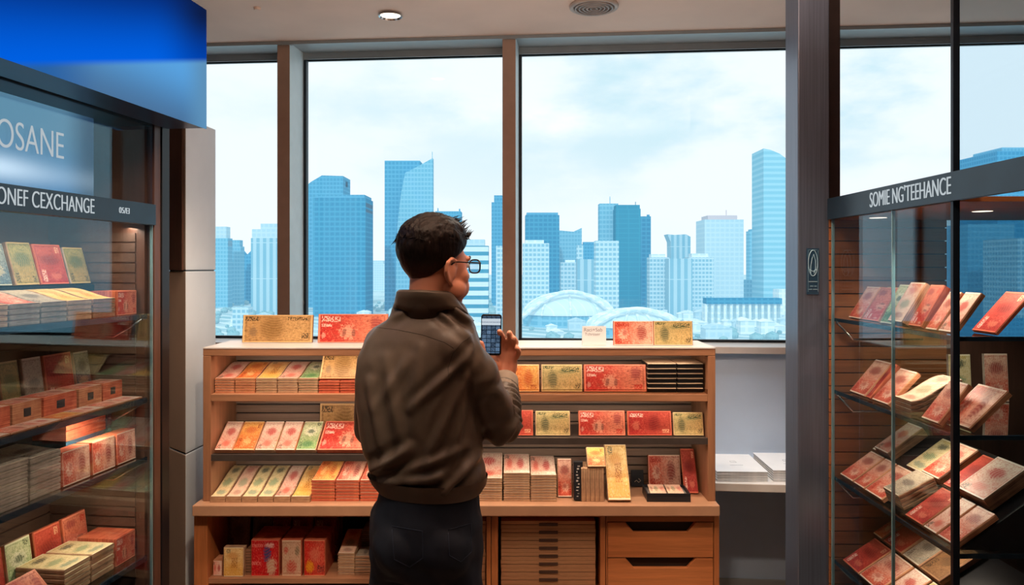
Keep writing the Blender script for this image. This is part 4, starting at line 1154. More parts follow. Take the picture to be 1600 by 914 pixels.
for k in range(7):
    t0 = .03 + k * .092
    p = LP0 + LD * (t0 + .045) + LN * .018; p.z = z2 + .0005
    bundle(p, .09, .068, .004, (N_PINKW, N_PINK, N_PINKW, N_ORANGE)[k % 4], ED_ORANGE, f'flat pinkish note, {("first", "second", "third", "fourth", "fifth", "sixth", "seventh")[k]} from the far end of the glass shelf edge', G, rz=LRZ + random.uniform(-.05, .05), name='loose_banknote', cat='banknote')

z3 = L_SH[2] + .0015
lstack(-40, 44, .03, z3, .13, .118, 7, N_GREYB, ED_GREY, 'the weathered grey stack at the left frame edge', 'weathered grey stacks in the left cabinet', long='y', lift=.006)
lstack(47, 95, .035, z3, .13, .112, 6, N_GREYB, ED_GREY, 'the weathered grey stack beside the orange bricks', 'weathered grey stacks in the left cabinet', long='y', lift=.010)
G = 'orange red bricks on the third shelf of the left cabinet'
for a, b, lab in ((98, 142, 'orange red brick beside the grey stack, left cabinet'), (144.5, 181, 'orange red brick in the middle of its row of three'), (183, 213, 'orange red brick at the far end of the third shelf')):
    litem(a, b, .03, z3, .095, .05, N_PINK, ED_RED, lab, G, tilt=88, name='note_brick', cat='note brick', push=.05)
for a, b, lab, fs, e in ((103, 165, 'the red and blue pile behind the orange bricks', (N_BLUE, N_BLUE, N_RED2, N_RED2), None), (168, 196, 'the blue pile at the far end of the third shelf', (N_BLUE,), ED_BLUE)):
    for k in range(5):
        word = ORD[4 - k] if k else 'Bottom'
        ed = ED_BLUE if (e or k < 3) else ED_RED
        litem(a, b, .13, z3 + k * .031, .11, .0296, N_BLUE if ed is ED_BLUE else N_RED2, ed, f'{word} bundle of {lab}', 'coloured piles behind the orange bricks')
z4 = L_SH[3] + .0015
G = 'upright notes on the bottom shelf of the left cabinet'
for a, b, f, e, lab, h in ((-30, 7, N_RED2, ED_RED, 'dark red upright note at the left frame edge, bottom shelf', .15), (10, 51, N_GREEN, ED_CREAM, 'green and cream upright note on the bottom shelf, left cabinet', .15), (55, 97, N_RED2, ED_RED, 'deep red upright note beside the green one, bottom shelf', .148), (100, 137, N_RED, ED_RED, 'red upright note behind the cream stacks, bottom shelf', .148)):
    litem(a, b, .20, z4, h, .012, f, e, lab, G, tilt=82, name='display_banknote', cat='banknote', long='y')
litem(138, 160, .24, z4, .085, .008, N_RED2, ED_RED, 'small dim red note leaning at the back of the bottom shelf', tilt=74, name='display_banknote', cat='banknote')
lstack(100, 141, .045, z4, .15, .082, 6, N_POLY, ED_CREAM, 'the nearer cream stack on the bottom shelf, left cabinet', 'cream stacks in the left cabinet', long='y')
lstack(143, 178, .045, z4, .15, .082, 5, N_POLY, ED_CREAM, 'the farther cream stack on the bottom shelf, left cabinet', 'cream stacks in the left cabinet', long='y')
litem(181, 214, .045, z4, .085, .13, N_RED, ED_RED, 'red brick at the far end of the bottom shelf, left cabinet', tilt=90, name='note_brick', cat='note brick', push=.13)
litem(30, 92, .03, z4, .12, .014, N_RED, ED_RED, 'red note leaning at the front of the bottom shelf, left cabinet', tilt=48, name='display_banknote', cat='banknote')

# ------------------------------------------------------------------ right cabinet contents
def ritem(a, b, v, z, d, h, face, edge, label, group=None, tilt=55, long='y', lift=0.0, name='display_banknote', cat='banknote', n=0, bow=0.0):
    X = XR + v; ya, yb = X * F / (a - HX), X * F / (b - HX)
    ya = min(ya, RY1 - .004)
    p = Vector((X, (ya + yb) / 2, z)); w_ = abs(ya - yb) - .002
    if n: return stack(p, w_, d, h, n, face, edge, label, group, rz=R(-90), long=long, lift=lift, tilt=R(tilt), bow=bow)
    return bundle(p, w_, d, h, face, edge, label, group, rz=R(-90), tilt=R(tilt), long=long, lift=lift, name=name, cat=cat, bow=bow)


def ramp(z, tilt, ln, v0, ya, yb, th=.006):
    """dark display ramp under leaning notes"""
    c_, s_ = math.cos(R(tilt)), math.sin(R(tilt))
    bm = bmesh.new(); X = XR + v0
    prism(bm, [(X + .010, z + .001), (X + ln * c_ + .004, z + .001), (X + ln * c_ + .004, z + ln * s_ - .006)], -yb, -ya, axis='y')
    for q in bm.verts: q.co.y = -q.co.y
    part('display_ramp', bm, DARK, rc)


r1 = R_SH[0] + .0015
G = 'leaning notes on the top shelf of the right cabinet'
for a, b, v, L_, th, f, e, lab, t_ in ((1330, 1350, .04, .115, .012, N_PINK, ED_ORANGE, 'pink leaning note at the far end of the top shelf, right cabinet', 58),
                                  (1351, 1377, .04, .115, .012, N_RED, ED_ORANGE, 'red leaning note, second from the far end of the top shelf', 58),
                                  (1379, 1399, .035, .125, .010, N_GREEN, ED_CREAM, 'pale green leaning note on the top shelf, right cabinet', 62),
                                  (1401, 1425, .035, .125, .032, N_POLYR, ED_BROWN, 'thick cream bundle leaning beside the green note, right cabinet', 58),
                                  (1428, 1449, .04, .125, .020, N_RED, ED_RED, 'thick red bundle leaning on the top shelf, right cabinet', 60),
                                  (1451, 1470, .035, .115, .012, N_PINK, ED_ORANGE, 'pink leaning note, second from the corner post, top shelf', 56),
                                  (1471, 1496, .035, .118, .012, N_PINKW, ED_ORANGE, 'pale pink leaning note right beside the corner post', 54)):
    ritem(a, b, v, r1, L_, th, f, e, lab, G, t_)
ritem(1378, 1398, .10, r1, .105, .010, N_OLIVE, ED_CREAM, 'olive note standing behind the pale green one, top shelf', None, 76)
ritem(1522, 1560, .13, r1, .13, .010, N_RED2, ED_RED, 'red leaning note behind the front glass, right of the corner post', None, 48)
r2 = R_SH[1] + .0015
G = 'leaning notes on the second shelf of the right cabinet'
for a, b, v, L_, th, f, e, lab, t_ in ((1333, 1357, .035, .13, .016, N_PINK, ED_ORANGE, 'pinkish leaning note at the far end of the second shelf', 50),
                                  (1358, 1365, .035, .13, .016, N_RED2, ED_RED, 'narrow red leaning note between two pink ones', 50),
                                  (1367, 1393, .035, .125, .014, N_PINK, ED_ORANGE, 'pink leaning note beside the curled cream stack', 47),
                                  (1445, 1473, .035, .125, .014, N_PINK, ED_ORANGE, 'pink leaning note left of the large pink one', 52)):
    ritem(a, b, v, r2, L_, th, f, e, lab, G, t_)
ritem(1478, 1522, .07, r2, .13, .016, N_PINK, ED_ORANGE, 'large pink leaning note crossing behind the corner post', G, 44, long='x')
ritem(1396, 1424, .045, r2, .14, .036, N_POLYR, ED_BROWN, 'the curled cream stack on the second shelf, right cabinet', 'curled cream stack in the right cabinet', 0, n=3, lift=.06)
for a, b, lab, f, hh in ((1481, 1517, 'cream note standing upright at the back, second shelf', N_POLY, .14), (1537, 1575, 'reddish cream note standing upright at the back, second shelf', N_PINK, .142)):
    bundle(Vector((xat((a + b) / 2, 2.3), 2.3, r2)), span(a, b, 2.3), hh, .008, f, ED_GREY, lab, 'upright notes at the back of the second shelf', tilt=R(86), long='y', name='display_banknote', cat='banknote')

r3 = R_SH[2] + .0015
T3 = 36; c3, s3_ = math.cos(R(T3)), math.sin(R(T3))
ramp(R_SH[2], T3, .30, .03, 1.86, 2.49)
G = 'front row of notes on the third shelf of the right cabinet'
row = ((1316, 1336, N_PINK, 'pink note at the far end of the front row, third shelf'), (1337, 1354, N_PINK, 'pink note, second of the front row, third shelf'), (1355, 1382, N_PINK, 'wide pink note beside the pale curled stack, third shelf'),
       (1418, 1446, N_RED2, 'deep red note right of the pale curled stack, third shelf'), (1447, 1468, N_PINKW, 'pale pink note, second from the post, front row'), (1469, 1496, N_PINK, 'pink note beside the corner post, front row'))
for a, b, f, lab in row:
    ritem(a, b, .028, r3 + .002, .125, .014, f, ED_ORANGE, lab, G, T3)
G = 'back row of notes on the third shelf of the right cabinet'
vb, zb = .028 + .135 * c3, r3 + .002 + .135 * s3_
for a, b, f, e, lab, th in ((1352, 1372, N_POLYR, ED_ORANGE, 'cream and pink note at the far end of the back row', .014), (1374, 1396, N_PINKW, ED_BROWN, 'pale pink thick bundle, second of the back row', .03),
                        (1420, 1446, N_POLY, ED_BROWN, 'cream note with dark mark in the back row', .016), (1448, 1476, N_PINK, ED_BROWN, 'pink bundle with red mark in the back row', .028),
                        (1478, 1503, N_RED2, ED_BROWN, 'deep red note crossing behind the post, back row', .016), (1505, 1550, N_PINKW, ED_BROWN, 'large pale pink thick bundle right of the post, back row', .034)):
    ritem(a, b, vb, zb, .135, th, f, e, lab, G, T3)
ritem(1388, 1413, .03, r3 + .016, .11, .045, N_GREYB, ED_CREAM, 'the pale curled stack in the middle of the third shelf', 'pale curled stack in the right cabinet', T3 - 14, n=4, lift=.01)
r4 = R_SH[3] + .0015
T4 = 34; ramp(R_SH[3], T4, .30, .03, 1.86, 2.49)
vb, zb = .028 + .135 * math.cos(R(T4)), r4 + .002 + .135 * math.sin(R(T4))
G = 'notes on the bottom shelf of the right cabinet'
for a, b, f, lab in ((1320, 1345, N_RED2, 'deep red note at the far end of the bottom shelf, front row'), (1346, 1376, N_PINK, 'pink note, second of the front row, bottom shelf'), (1378, 1402, N_PINKW, 'pale pink note, third of the front row, bottom shelf'), (1404, 1430, N_POLY, 'cream note, fourth of the front row, bottom shelf')):
    ritem(a, b, .028, r4 + .002, .125, .014, f, ED_ORANGE, lab, G, T4)
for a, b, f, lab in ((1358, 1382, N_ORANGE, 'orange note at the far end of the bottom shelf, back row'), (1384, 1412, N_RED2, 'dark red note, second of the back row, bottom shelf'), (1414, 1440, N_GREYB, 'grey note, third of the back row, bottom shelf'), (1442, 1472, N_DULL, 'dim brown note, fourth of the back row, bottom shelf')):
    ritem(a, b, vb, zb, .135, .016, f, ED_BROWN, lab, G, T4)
# ------------------------------------------------------------------ the man with the phone
def skinmat():
    m = M('skin'); n1 = m.noise(m.coord(), 60, 4); n2 = m.noise(m.coord(), 9, 3)
    c = m.mix(n2.ss(.3, .7), s3(206, 136, 108), s3(222, 156, 126))
    return m.principled(c, .5, bump=n1, bstr=.08, spec=.4)


SKIN = skinmat()


def cloth(name, c, wscale=900, var=.14, rough=.75):
    m = M(name); co = m.coord()
    a = m.noise(co, 16, 4); wv = m.noise(co, wscale, 1)
    f = (a * .7 + wv * .3).ss(.3, .7)
    return m.principled(m.mix(f, tuple(v * (1 - var) for v in c), tuple(v * (1 + var) for v in c)), rough, bump=wv, bstr=.12, bdist=.0006, spec=.3)


SHIRT = cloth('taupe shirt', s3(88, 77, 67), rough=.40)
JEANS = cloth('navy trousers', s3(26, 33, 46))
HAIRM = None
V = Vector
# joints
HC = V((xat(680, 2.05), 2.05, 1.595))             # middle of the head
HYAW = -R(46); 
HM = Matrix.Translation(HC) @ Matrix.Rotation(HYAW, 4, 'Z') @ Matrix.Rotation(R(-1), 4, 'X')
H = lambda x, y, z: HM @ V((x, y, z))
HR = (Matrix.Rotation(HYAW, 3, 'Z') @ Matrix.Rotation(R(-1), 3, 'X'))
BYAW = -R(18)
BX = V((math.cos(BYAW), math.sin(BYAW), 0)); BY = V((-math.sin(BYAW), math.cos(BYAW), 0))
SR = at(722, 545, 2.00); ER = at(781, 664, 2.10); WRR = at(789, 597, 2.245)
SL = at(592, 540, 2.10); EL = at(583, 668, 2.19); WLL = at(640, 668, 2.38)


def torso_rings(g=0.0):
    """(row, left px, right px, half depth, forward shift)"""
    T = [(486, 628, 704, .062, .0), (497, 605, 722, .080, .0), (512, 585, 741, .094, .0), (535, 566, 750, .108, .0), (565, 554, 752, .118, .0), (600, 550, 748, .124, .0), (640, 551, 746, .126, .0),
         (680, 557, 748, .126, .0), (710, 563, 752, .126, .0), (735, 570, 756, .126, .0), (752, 573, 758, .124, 0), (766, 580, 756, .118, 0), (779, 592, 748, .110, 0)]
    out = []
    for py, l, r, hd, sh in T:
        yc = 2.07; z = zat(py, 2.0); c = V((xat((l + r) / 2, 2.03), yc, z))
        hw = (r - l) / 2 * 2.03 / F
        # silhouette half-width of a turned ellipse -> its own half width
        hw2 = math.sqrt(max(hw * hw - (hd * math.sin(BYAW)) ** 2, .0016)) / math.cos(BYAW)
        out.append((c, BX * (hw2 + g), BY * (hd + g)))
    return out


# ---- body: one continuous surface
bm = bmesh.new()
loft(bm, torso_rings(-.030), 32)
loft(bm, [(V((xat(668, 2.03), 2.07, 1.06)), BX * .112, BY * .085), (V((xat(664, 2.03), 2.075, .95)), BX * .118, BY * .095), (V((xat(664, 2.03), 2.08, .86)), BX * .115, BY * .09)], 32)
limb(bm, [V((-.240, 2.09, 1.44)), H(0, -.022, -.09), H(0, -.016, -.03)], [.056, .053, .055])
HIPR, HIPL = V((xat(704, 2.06), 2.05, .90)), V((xat(626, 2.08), 2.10, .90))
KR, KL = V((xat(708, 2.04), 2.03, .48)), V((xat(618, 2.06), 2.10, .48))
AR, AL = V((xat(712, 2.06), 2.06, .09)), V((xat(612, 2.08), 2.14, .09))
for h_, k_, a_ in ((HIPR, KR, AR), (HIPL, KL, AL)): limb(bm, [h_, k_, a_], [.078, .052, .036])
limb(bm, [SR + V((-.045, .03, -.02)), ER, WRR], [.042, .038, .027])
limb(bm, [SL + V((.045, 0, -.03)), EL, WLL], [.040, .037, .027])
# head
ball(bm, H(0, -.012, .046), (.071, .090, .082), 4, HR)
ball(bm, H(0, .020, .005), (.066, .072, .090), 4, HR)
ball(bm, H(0, .035, -.055), (.054, .056, .052), 4, HR)
ball(bm, H(0, .062, -.088), (.028, .026, .024), 3, HR)           # chin
ball(bm, H(0, .080, .030), (.050, .018, .012), 3, HR)            # brow
limb(bm, [H(0, .088, .020), H(0, .104, -.018)], [.009, .014])
for s in (-1, 1):
    ball(bm, H(.010 * s, .097, -.020), (.010, .011, .009), 3, HR)   # nostril wings
    ball(bm, H(.043 * s, .050, -.020), (.023, .026, .026), 3, HR)   # cheeks
    ball(bm, H(.056 * s, .024, -.052), (.018, .036, .026), 3, HR)   # jaw
    ball(bm, H(.034 * s, .058, -.046), (.024, .028, .032), 3, HR)
    # ear: a bent rim, a lobe and a hollow plate
    e = [H(.069 * s, .014, .018), H(.075 * s, .008, .034), H(.081 * s, -.010, .040), H(.085 * s, -.028, .028), H(.083 * s, -.030, .006), H(.077 * s, -.018, -.016), H(.070 * s, -.002, -.026)]
    e = [p - V((0, 0, .012)) for p in e]
    limb(bm, e, [.005, .0058, .006, .006, .006, .0068, .005], 2, 10)
    ball(bm, H(.073 * s, -.008, -.006), (.009, .021, .027), 3, HR)
ball(bm, H(0, .089, -.044), (.020, .009, .005), 3, HR)           # lips
ball(bm, H(0, .087, -.055), (.018, .010, .006), 3, HR)


def finger(bm, pts, r0, r1):
    n = len(pts); limb(bm, pts, [r0 + (r1 - r0) * i / (n - 1) for i in range(n)], 2, 10)


# right hand holding the phone: palm behind it, thumb at its left, four fingers round its right edge
PC = at(767.5, 523, 2.262)
palm = [WRR + V((0, .01, .012)), at(786, 572, 2.285), at(789, 553, 2.292)]
for a, b, c, r in ((at(778, 590, 2.265), at(771, 570, 2.285), at(777, 549, 2.292), .0165), (at(787, 592, 2.265), at(787, 570, 2.285), at(788, 548, 2.292), .017), (at(795, 592, 2.268), at(799, 572, 2.282), at(800, 553, 2.286), .0160)):
    limb(bm, [a, b, c], [r * 1.05, r * 1.15, r])
ball(bm, at(771, 573, 2.265), (.024, .017, .024), 3)
finger(bm, [at(777, 549, 2.290), at(783.5, 535, 2.285), at(783.5, 525, 2.268), at(780.5, 518.5, 2.253)], .0116, .0096)
finger(bm, [at(788, 548, 2.290), at(795.5, 537, 2.282), at(798, 527, 2.266), at(796, 520.5, 2.254)], .0116, .0096)
finger(bm, [at(797, 552, 2.287), at(803.5, 543, 2.278), at(806, 535, 2.262), at(803, 529, 2.252)], .0110, .0092)
finger(bm, [at(801, 562, 2.280), at(808, 556, 2.270), at(810.5, 549, 2.257), at(807.5, 544, 2.249)], .0100, .0084)
finger(bm, [at(770, 579, 2.262), at(760, 567, 2.246), at(754, 552, 2.240), at(751.5, 537, 2.241)], .0150, .0102)
# left hand, loosely closed in front of the waist
for k in range(3): limb(bm, [WLL + V((.0, .004, .012 * (k - 1))), WLL + V((.05, .03, .016 * (k - 1))), WLL + V((.085, .045, .020 * (k - 1)))], [.015, .017, .014])
for k in range(4):
    b0 = WLL + V((.088, .046, .020 * (1.2 - .8 * k))); finger(bm, [b0, b0 + V((.03, .006, -.004)), b0 + V((.044, -.014, -.008)), b0 + V((.034, -.03, -.010))], .0092, .0074)
finger(bm, [WLL + V((.03, .0, .016)), WLL + V((.06, -.012, .036)), WLL + V((.09, -.014, .040))], .012, .009)
body = fuse(bm, .0042, 3)
for f in body.faces: f.smooth = True
po = V((-.22, 2.06, 0))
body.transform(Matrix.Translation(-po))
me = finish(body, 'person', SKIN, True)
person = link('person', me); person.location = po
tag(person, 'person in taupe shirt and dark trousers seen from behind, photographing with a phone', 'person')

# ---- face parts
EYEW = plain('eye white', (.8, .78, .74), .2, var=.02); IRIS = plain('dark iris', (.03, .018, .012), .15); LIPM = plain('lips', s3(170, 96, 84), .45, var=.05)
for s in (-1, 1):
    bm = bmesh.new(); ball(bm, H(.030 * s, .0795, .012), (.0135, .0115, .008), 3, HR); e = part('eye', bm, EYEW, person, smooth=True)
    bm = bmesh.new(); ball(bm, H(.030 * s, .0880, .012), (.0052, .004, .0052), 2, HR); part('iris', bm, IRIS, e, smooth=True)
    bm = bmesh.new(); limb(bm, [H(.016 * s, .096, .030), H(.030 * s, .095, .035), H(.046 * s, .082, .031)], [.003, .0038, .002], 2, 8); part('eyebrow', bm, plain('brow hair', (.012, .009, .007), .8), person, smooth=True)
bm = bmesh.new(); ball(bm, H(0, .0925, -.0445), (.019, .007, .004), 3, HR); ball(bm, H(0, .0915, -.053), (.0165, .008, .005), 3, HR); part('mouth', bm, LIPM, person, smooth=True)

# ---- hair: a shell over the skull that thins out to nothing at the hairline
def hairmat():
    m = M('dark hair'); x, y, z = m.xyz(m.coord())
    st = m.noise(m.scaled(m.coord(), (160, 160, 26)), 1.0, 4, .6)
    lo = m.mix(st.ss(.35, .75), (.005, .0035, .003), (.016, .010, .008))
    # the clipped hair near the nape lets skin through
    f = (z - (HC.z - .035)) * 14.0 + (st - .5) * .7
    c = m.mix(f.ss(.0, .9), (.07, .030, .018), lo)
    return m.principled(c, .42, bump=st, bstr=.7, bdist=.003, spec=.18)


bm = bmesh.new(); bmesh.ops.create_icosphere(bm, subdivisions=6, radius=1.0)
for v in bm.verts:
    d = v.co.normalized()
    # local directions: y forward, z up
    base = V((d.x * .0735, d.y * .0925 - .012, d.z * .086 + .047))
    if base.y > .0: base.y *= 1.0
    fr = .052 + .20 * max(0, -d.y)                                   # height above which hair grows at this bearing
    a = math.atan2(abs(d.x), d.y)                                    # 0 front .. pi back
    hl = .098 if a < .5 else (.098 - (a - .5) / .5 * .060 if a < 1.0 else (.038 - (a - 1.0) / .7 * .045 if a < 1.7 else -.007 - (a - 1.7) / 1.44 * .074))
    g = (base.z - hl) / .022
    k = max(0.0, min(1.0, g)); k = k * k * (3 - 2 * k)
    top = max(0.0, min(1.0, (base.z - .02) / .08))
    th = (.0035 + .015 * top + .006 * max(0, d.y) * top) * k - .007 * (1 - k)
    q = V((base.x * 30, base.y * 12, base.z * 12))
    th += k * (.25 + .75 * top) * .0042 * noise.fractal(q * 2.4 + V((3, 1, 7)), .8, 2.1, 4)
    v.co = base + d * th
bm.transform(HM)
hair = part('hair', bm, hairmat(), person, smooth=True)
rh_ = random.Random(12)
bm = bmesh.new()
for k in range(520):                                                # combed strands over the crown, a little quiff in front
    az = rh_.uniform(-math.pi, math.pi); el = rh_.uniform(.25, 1.45)
    d = V((math.sin(az) * math.cos(el), math.cos(az) * math.cos(el), math.sin(el)))
    p0 = V((d.x * .0735, d.y * .0925 - .012, d.z * .086 + .047)) + d * .012
    if p0.z < .075 - .03 * (d.y < 0): continue
    fwd = V((rh_.uniform(-.25, .25) + .5 * d.x, 1.0 if d.y > -.35 else -.4, .15 if d.y < .4 else .75)); fwd -= d * fwd.dot(d) * (1.0 if d.y < .4 else .55); fwd.normalize()
    L_ = rh_.uniform(.018, .034); lift_ = .006 if d.y < .3 else .013
    pts = [p0 - d * .008, p0 + fwd * L_ * .4 + d * (lift_ * .5 - .003), p0 + fwd * L_ + d * rh_.uniform(-.004, lift_ * .8)]
    tube(bm, [HM @ p for p in pts], [.0022, .0018, .0004], 5)
part('hair_strands', bm, bpy.data.materials['dark hair'], hair, smooth=True)

# ---- glasses
gl = link('glasses', None, person); gl.location = HC - po; gl.rotation_euler = (0, 0, HYAW); gl['label'] = 'thin black framed glasses'
FR = plain('black frame plastic', (.008, .008, .010), .25)
bm = bmesh.new()
for s in (-1, 1):
    c = (.033 * s, .113, .010)
    rim = [H(c[0] + .025 * math.copysign(abs(math.cos(a)) ** .7, math.cos(a)), c[1] - .25 * abs(c[0] + .025 * math.cos(a)) ** 1.4, c[2] + .018 * math.copysign(abs(math.sin(a)) ** .7, math.sin(a))) for a in (2 * math.pi * k / 32 for k in range(33))]
    tube(bm, rim, [.0022] * 33, 6, False)
tube(bm, [H(-.009, .113, .014), H(0, .115, .017), H(.009, .113, .014)], .0016, 6)
part('rim', bm, FR, gl, smooth=True)
for s in (-1, 1):
    bm = bmesh.new(); tube(bm, [H(.057 * s, .106, .018), H(.071 * s, .098, .019), H(.077 * s, .05, .019), H(.0785 * s, .004, .020), H(.080 * s, -.012, .012)], [.0024, .0024, .002, .002, .0018], 6); part('temple', bm, FR, gl, smooth=True)
    bm = bmesh.new(); vs = [bm.verts.new(H(.033 * s + .024 * math.copysign(abs(math.cos(a)) ** .7, math.cos(a)), .112 - .25 * abs(.033 * s + .024 * math.cos(a)) ** 1.4, .010 + .017 * math.copysign(abs(math.sin(a)) ** .7, math.sin(a)))) for a in (2 * math.pi * k / 28 for k in range(28))]
    bm.faces.new(vs); part('lens', bm, glass('lens', (.82, .9, .96), .06, 1.5), gl)

# ---- shirt
bm = bmesh.new()
loft(bm, torso_rings(0.0), 56, 2.25)
limb(bm, [SR + V((-.075, .03, .012)), SR + V((-.03, .012, -.004)), SR.lerp(ER, .35), SR.lerp(ER, .75), ER, ER.lerp(WRR, .35), ER.lerp(WRR, .8)], [.062, .070, .067, .060, .058, .053, .041])
limb(bm, [SL + V((.06, -.02, .012)), SL + V((.02, 0, 0)), SL.lerp(EL, .4), EL, EL.lerp(WLL, .45), EL.lerp(WLL, .95)], [.06, .062, .058, .054, .048, .038])
limb(bm, [V((xat(640, 2.03), 2.065, zat(500, 2.0))), V((xat(700, 2.03), 2.05, zat(502, 2.0)))], [.062, .062])
sb = fuse(bm, .0065, 7, .6)
up = V((0, 0, 1))


def bump(co, d, amp, wid): return amp * math.exp(-(d / wid) ** 2)


def seg_dist(p, a, b):
    t_ = max(0, min(1, (p - a).dot(b - a) / (b - a).length_squared)); return (p - (a + (b - a) * t_)).length, t_


rs = random.Random(4)
# long drape folds: (start px, end px, strength, width) on the back, as ridges of cloth
folds = [((742, 548), (640, 640), .006, .012), ((735, 570), (668, 720), .005, .013), ((728, 590), (706, 735), .005, .012), ((600, 560), (628, 700), .0035, .014), ((655, 545), (646, 690), .003, .014),
         ((575, 745), (640, 700), .010, .014), ((590, 760), (700, 742), .006, .013), ((625, 742), (725, 700), .005, .012), ((690, 770), (752, 715), .006, .012), ((572, 600), (600, 735), .004, .014), ((640, 560), (585, 640), .003, .014),
         ((660, 470), (735, 530), .004, .010), ((690, 470), (742, 515), .005, .010), ((648, 475), (600, 505), .003, .010)]
FA = [(at(a[0], a[1], 1.95), at(b[0], b[1], 1.95), s_, w_) for a, b, s_, w_ in folds]
sb.normal_update()
new = []
for v in sb.verts:
    co, n = v.co.copy(), v.normal.copy(); off = 0.0
    # distance is measured in the plane of the back
    P = V((co.x, 0, co.z))
    dR, tR = seg_dist(co, SR, ER); dF, tF = seg_dist(co, ER, WRR)
    onarm = min(dR, dF) < .085 and co.x > xat(738, 2.0)
    if not onarm and n.y < .5:
        for a, b, s_, w_ in FA:
            dd, tt_ = seg_dist(P, V((a.x, 0, a.z)), V((b.x, 0, b.z)))
            if dd < w_ * 3: off += 1.9 * s_ * (math.exp(-(dd / w_) ** 2) - .55 * math.exp(-((dd - w_ * 1.6) / w_) ** 2)) * math.sin(math.pi * (.12 + .76 * tt_))
    if dF < .075 and tF > .02:                      # bunched sleeve below the cuff: rings of creases
        ph = tF * 46 + 3.0 * noise.noise(co * 22)
        off += .0055 * math.sin(ph) * (1 - .2 * tF)
    if dR < .09 and onarm:
        ph = (co - SR).dot((ER - SR).normalized()) * 60 + 9 * noise.noise(co * 9) + (co.x * 60)
        off += .0030 * math.sin(ph) * (1.0 if tR > .45 else .45)
    zt = co.z
    if zt < zat(735, 2.0):                           # gathered hem
        ang = math.atan2(co.y - 2.07, co.x + .23); off += .0035 * math.sin(ang * 17 + 5 * noise.noise(co * 7)) * min(1, (zat(735, 2.0) - zt) / .06)
    off += .0035 * noise.fractal(V((co.x * 9, co.y * 9, co.z * 6)), 1.0, 2.0, 3)
    new.append(co + n * off)
for v, c in zip(sb.verts, new): v.co = c
# open the shirt below the hem and at the neck so that it reads as cloth
shirt = part('shirt', sb, SHIRT, person, smooth=True)
# yoke seam, armhole seam, hem band
SEAM = cloth('shirt seam', s3(64, 56, 50))


def on_shirt(px, py, Y=1.7):
    """point on the shirt under a line of sight"""
    o = V((0, 0, EZ)); d = (at(px, py, 2.0) - o).normalized()
    return o, d


dgx = bpy.context.evaluated_depsgraph_get(); dgx.update()
inv = mw(shirt).inverted()


def hit(px, py):
    o, d = on_shirt(px, py); ok, loc, nn, _ = shirt.ray_cast(inv @ o, (inv.to_3x3() @ d).normalized())
    return (mw(shirt) @ loc, nn) if ok else None


def seam(pts, r, mat=SEAM, name='seam'):
    out = []
    for (a, b), (c, d) in zip(pts, pts[1:]):
        n = max(2, int(math.hypot(c - a, d - b) / 4))
        for i in range(n):
            h = hit(a + (c - a) * i / n, b + (d - b) * i / n)
            if h: out.append(h[0] - h[1] * .0004)
    bm = bmesh.new(); tube(bm, out, r, 5); part(name, bm, mat, shirt, smooth=True)


seam([(566, 512), (585, 511), (620, 515), (660, 523), (695, 535), (712, 546)], .0012)
seam([(738, 524), (722, 535), (708, 552), (700, 575), (702, 600)], .0012)
# stand collar, folded down on to the shirt
from mathutils.bvhtree import BVHTree
SW = mw(shirt); bv = BVHTree.FromPolygons([SW @ v.co for v in shirt.data.vertices], [tuple(p.vertices) for p in shirt.data.polygons])
bm = bmesh.new(); n = 44; nc = V((xat(667, 2.03), 2.042, 1.505)); rows = [[] for _ in range(8)]; ring = []
for k in range(n + 1):
    a = R(90) + BYAW - R(12) + R(22) + (2 * math.pi - R(44)) * k / n
    fr_ = math.sin(a - BYAW + R(12))                     # 1 at the throat, -1 at the nape
    dirv = V((math.cos(a) * 1.04, math.sin(a), 0))
    drop = -.040 * max(0, fr_) - .006 * fr_
    base = nc + dirv * .052 + V((0, 0, -.045 + drop)); top = nc + dirv * .070 + V((0, 0, .026 + drop)); crest = nc + dirv * .0725 + V((0, 0, .031 + drop)); over = nc + dirv * .077 + V((0, 0, .026 + drop))
    q = nc + dirv * (.090 + .018 * max(0, fr_)) + V((0, 0, -.010 + drop - .014 * max(0, fr_)))
    loc, nn, _, _ = bv.find_nearest(q)
    edge = loc + (nn if nn.z > -.2 else V((0, 0, 1))) * .0045
    mid1 = over.lerp(edge, .35) + dirv * .003; mid2 = over.lerp(edge, .7) + dirv * .002
    ring.append([base, base.lerp(top, .6), top, crest, over, mid1, mid2, edge])
for k in range(n + 1):
    ks = range(max(0, k - 4), min(n, k + 4) + 1)
    for i in range(8):
        p = sum((ring[j][i] for j in ks), V()) / len(ks) if i >= 5 and 4 <= k <= n - 4 else ring[k][i]
        rows[i].append(bm.verts.new(p + ((p - nc) * V((1, 1, 0))).normalized() * (.003 if i == 7 else .001)))
for a, b in zip(rows, rows[1:]):
    for k in range(n): bm.faces.new((a[k], a[k + 1], b[k + 1], b[k]))
col_ = part('collar', bm, SHIRT, shirt, smooth=True); so = col_.modifiers.new('thick', 'SOLIDIFY'); so.thickness = .0022; so.offset = 0
# cuff
ax = (WRR - ER).normalized()
bm = bmesh.new()
cu = [ER.lerp(WRR, .70), ER.lerp(WRR, .80), ER.lerp(WRR, .98), ER.lerp(WRR, 1.06), ER.lerp(WRR, 1.05)]
tube(bm, cu, [.042, .0425, .040, .0385, .033], 28, False)
part('cuff', bm, cloth('lighter cuff cloth', s3(132, 118, 104)), shirt, smooth=True, label='lighter buttoned cuff')
# hem tab at the right hip
bm = bmesh.new()
R_ = torso_rings(.004)[-3:]
loft(bm, [(c, u * 1.0, v * 1.0) for c, u, v in R_], 56, 2.25, caps=False)
part('hem_band', bm, SHIRT, shirt, smooth=True)

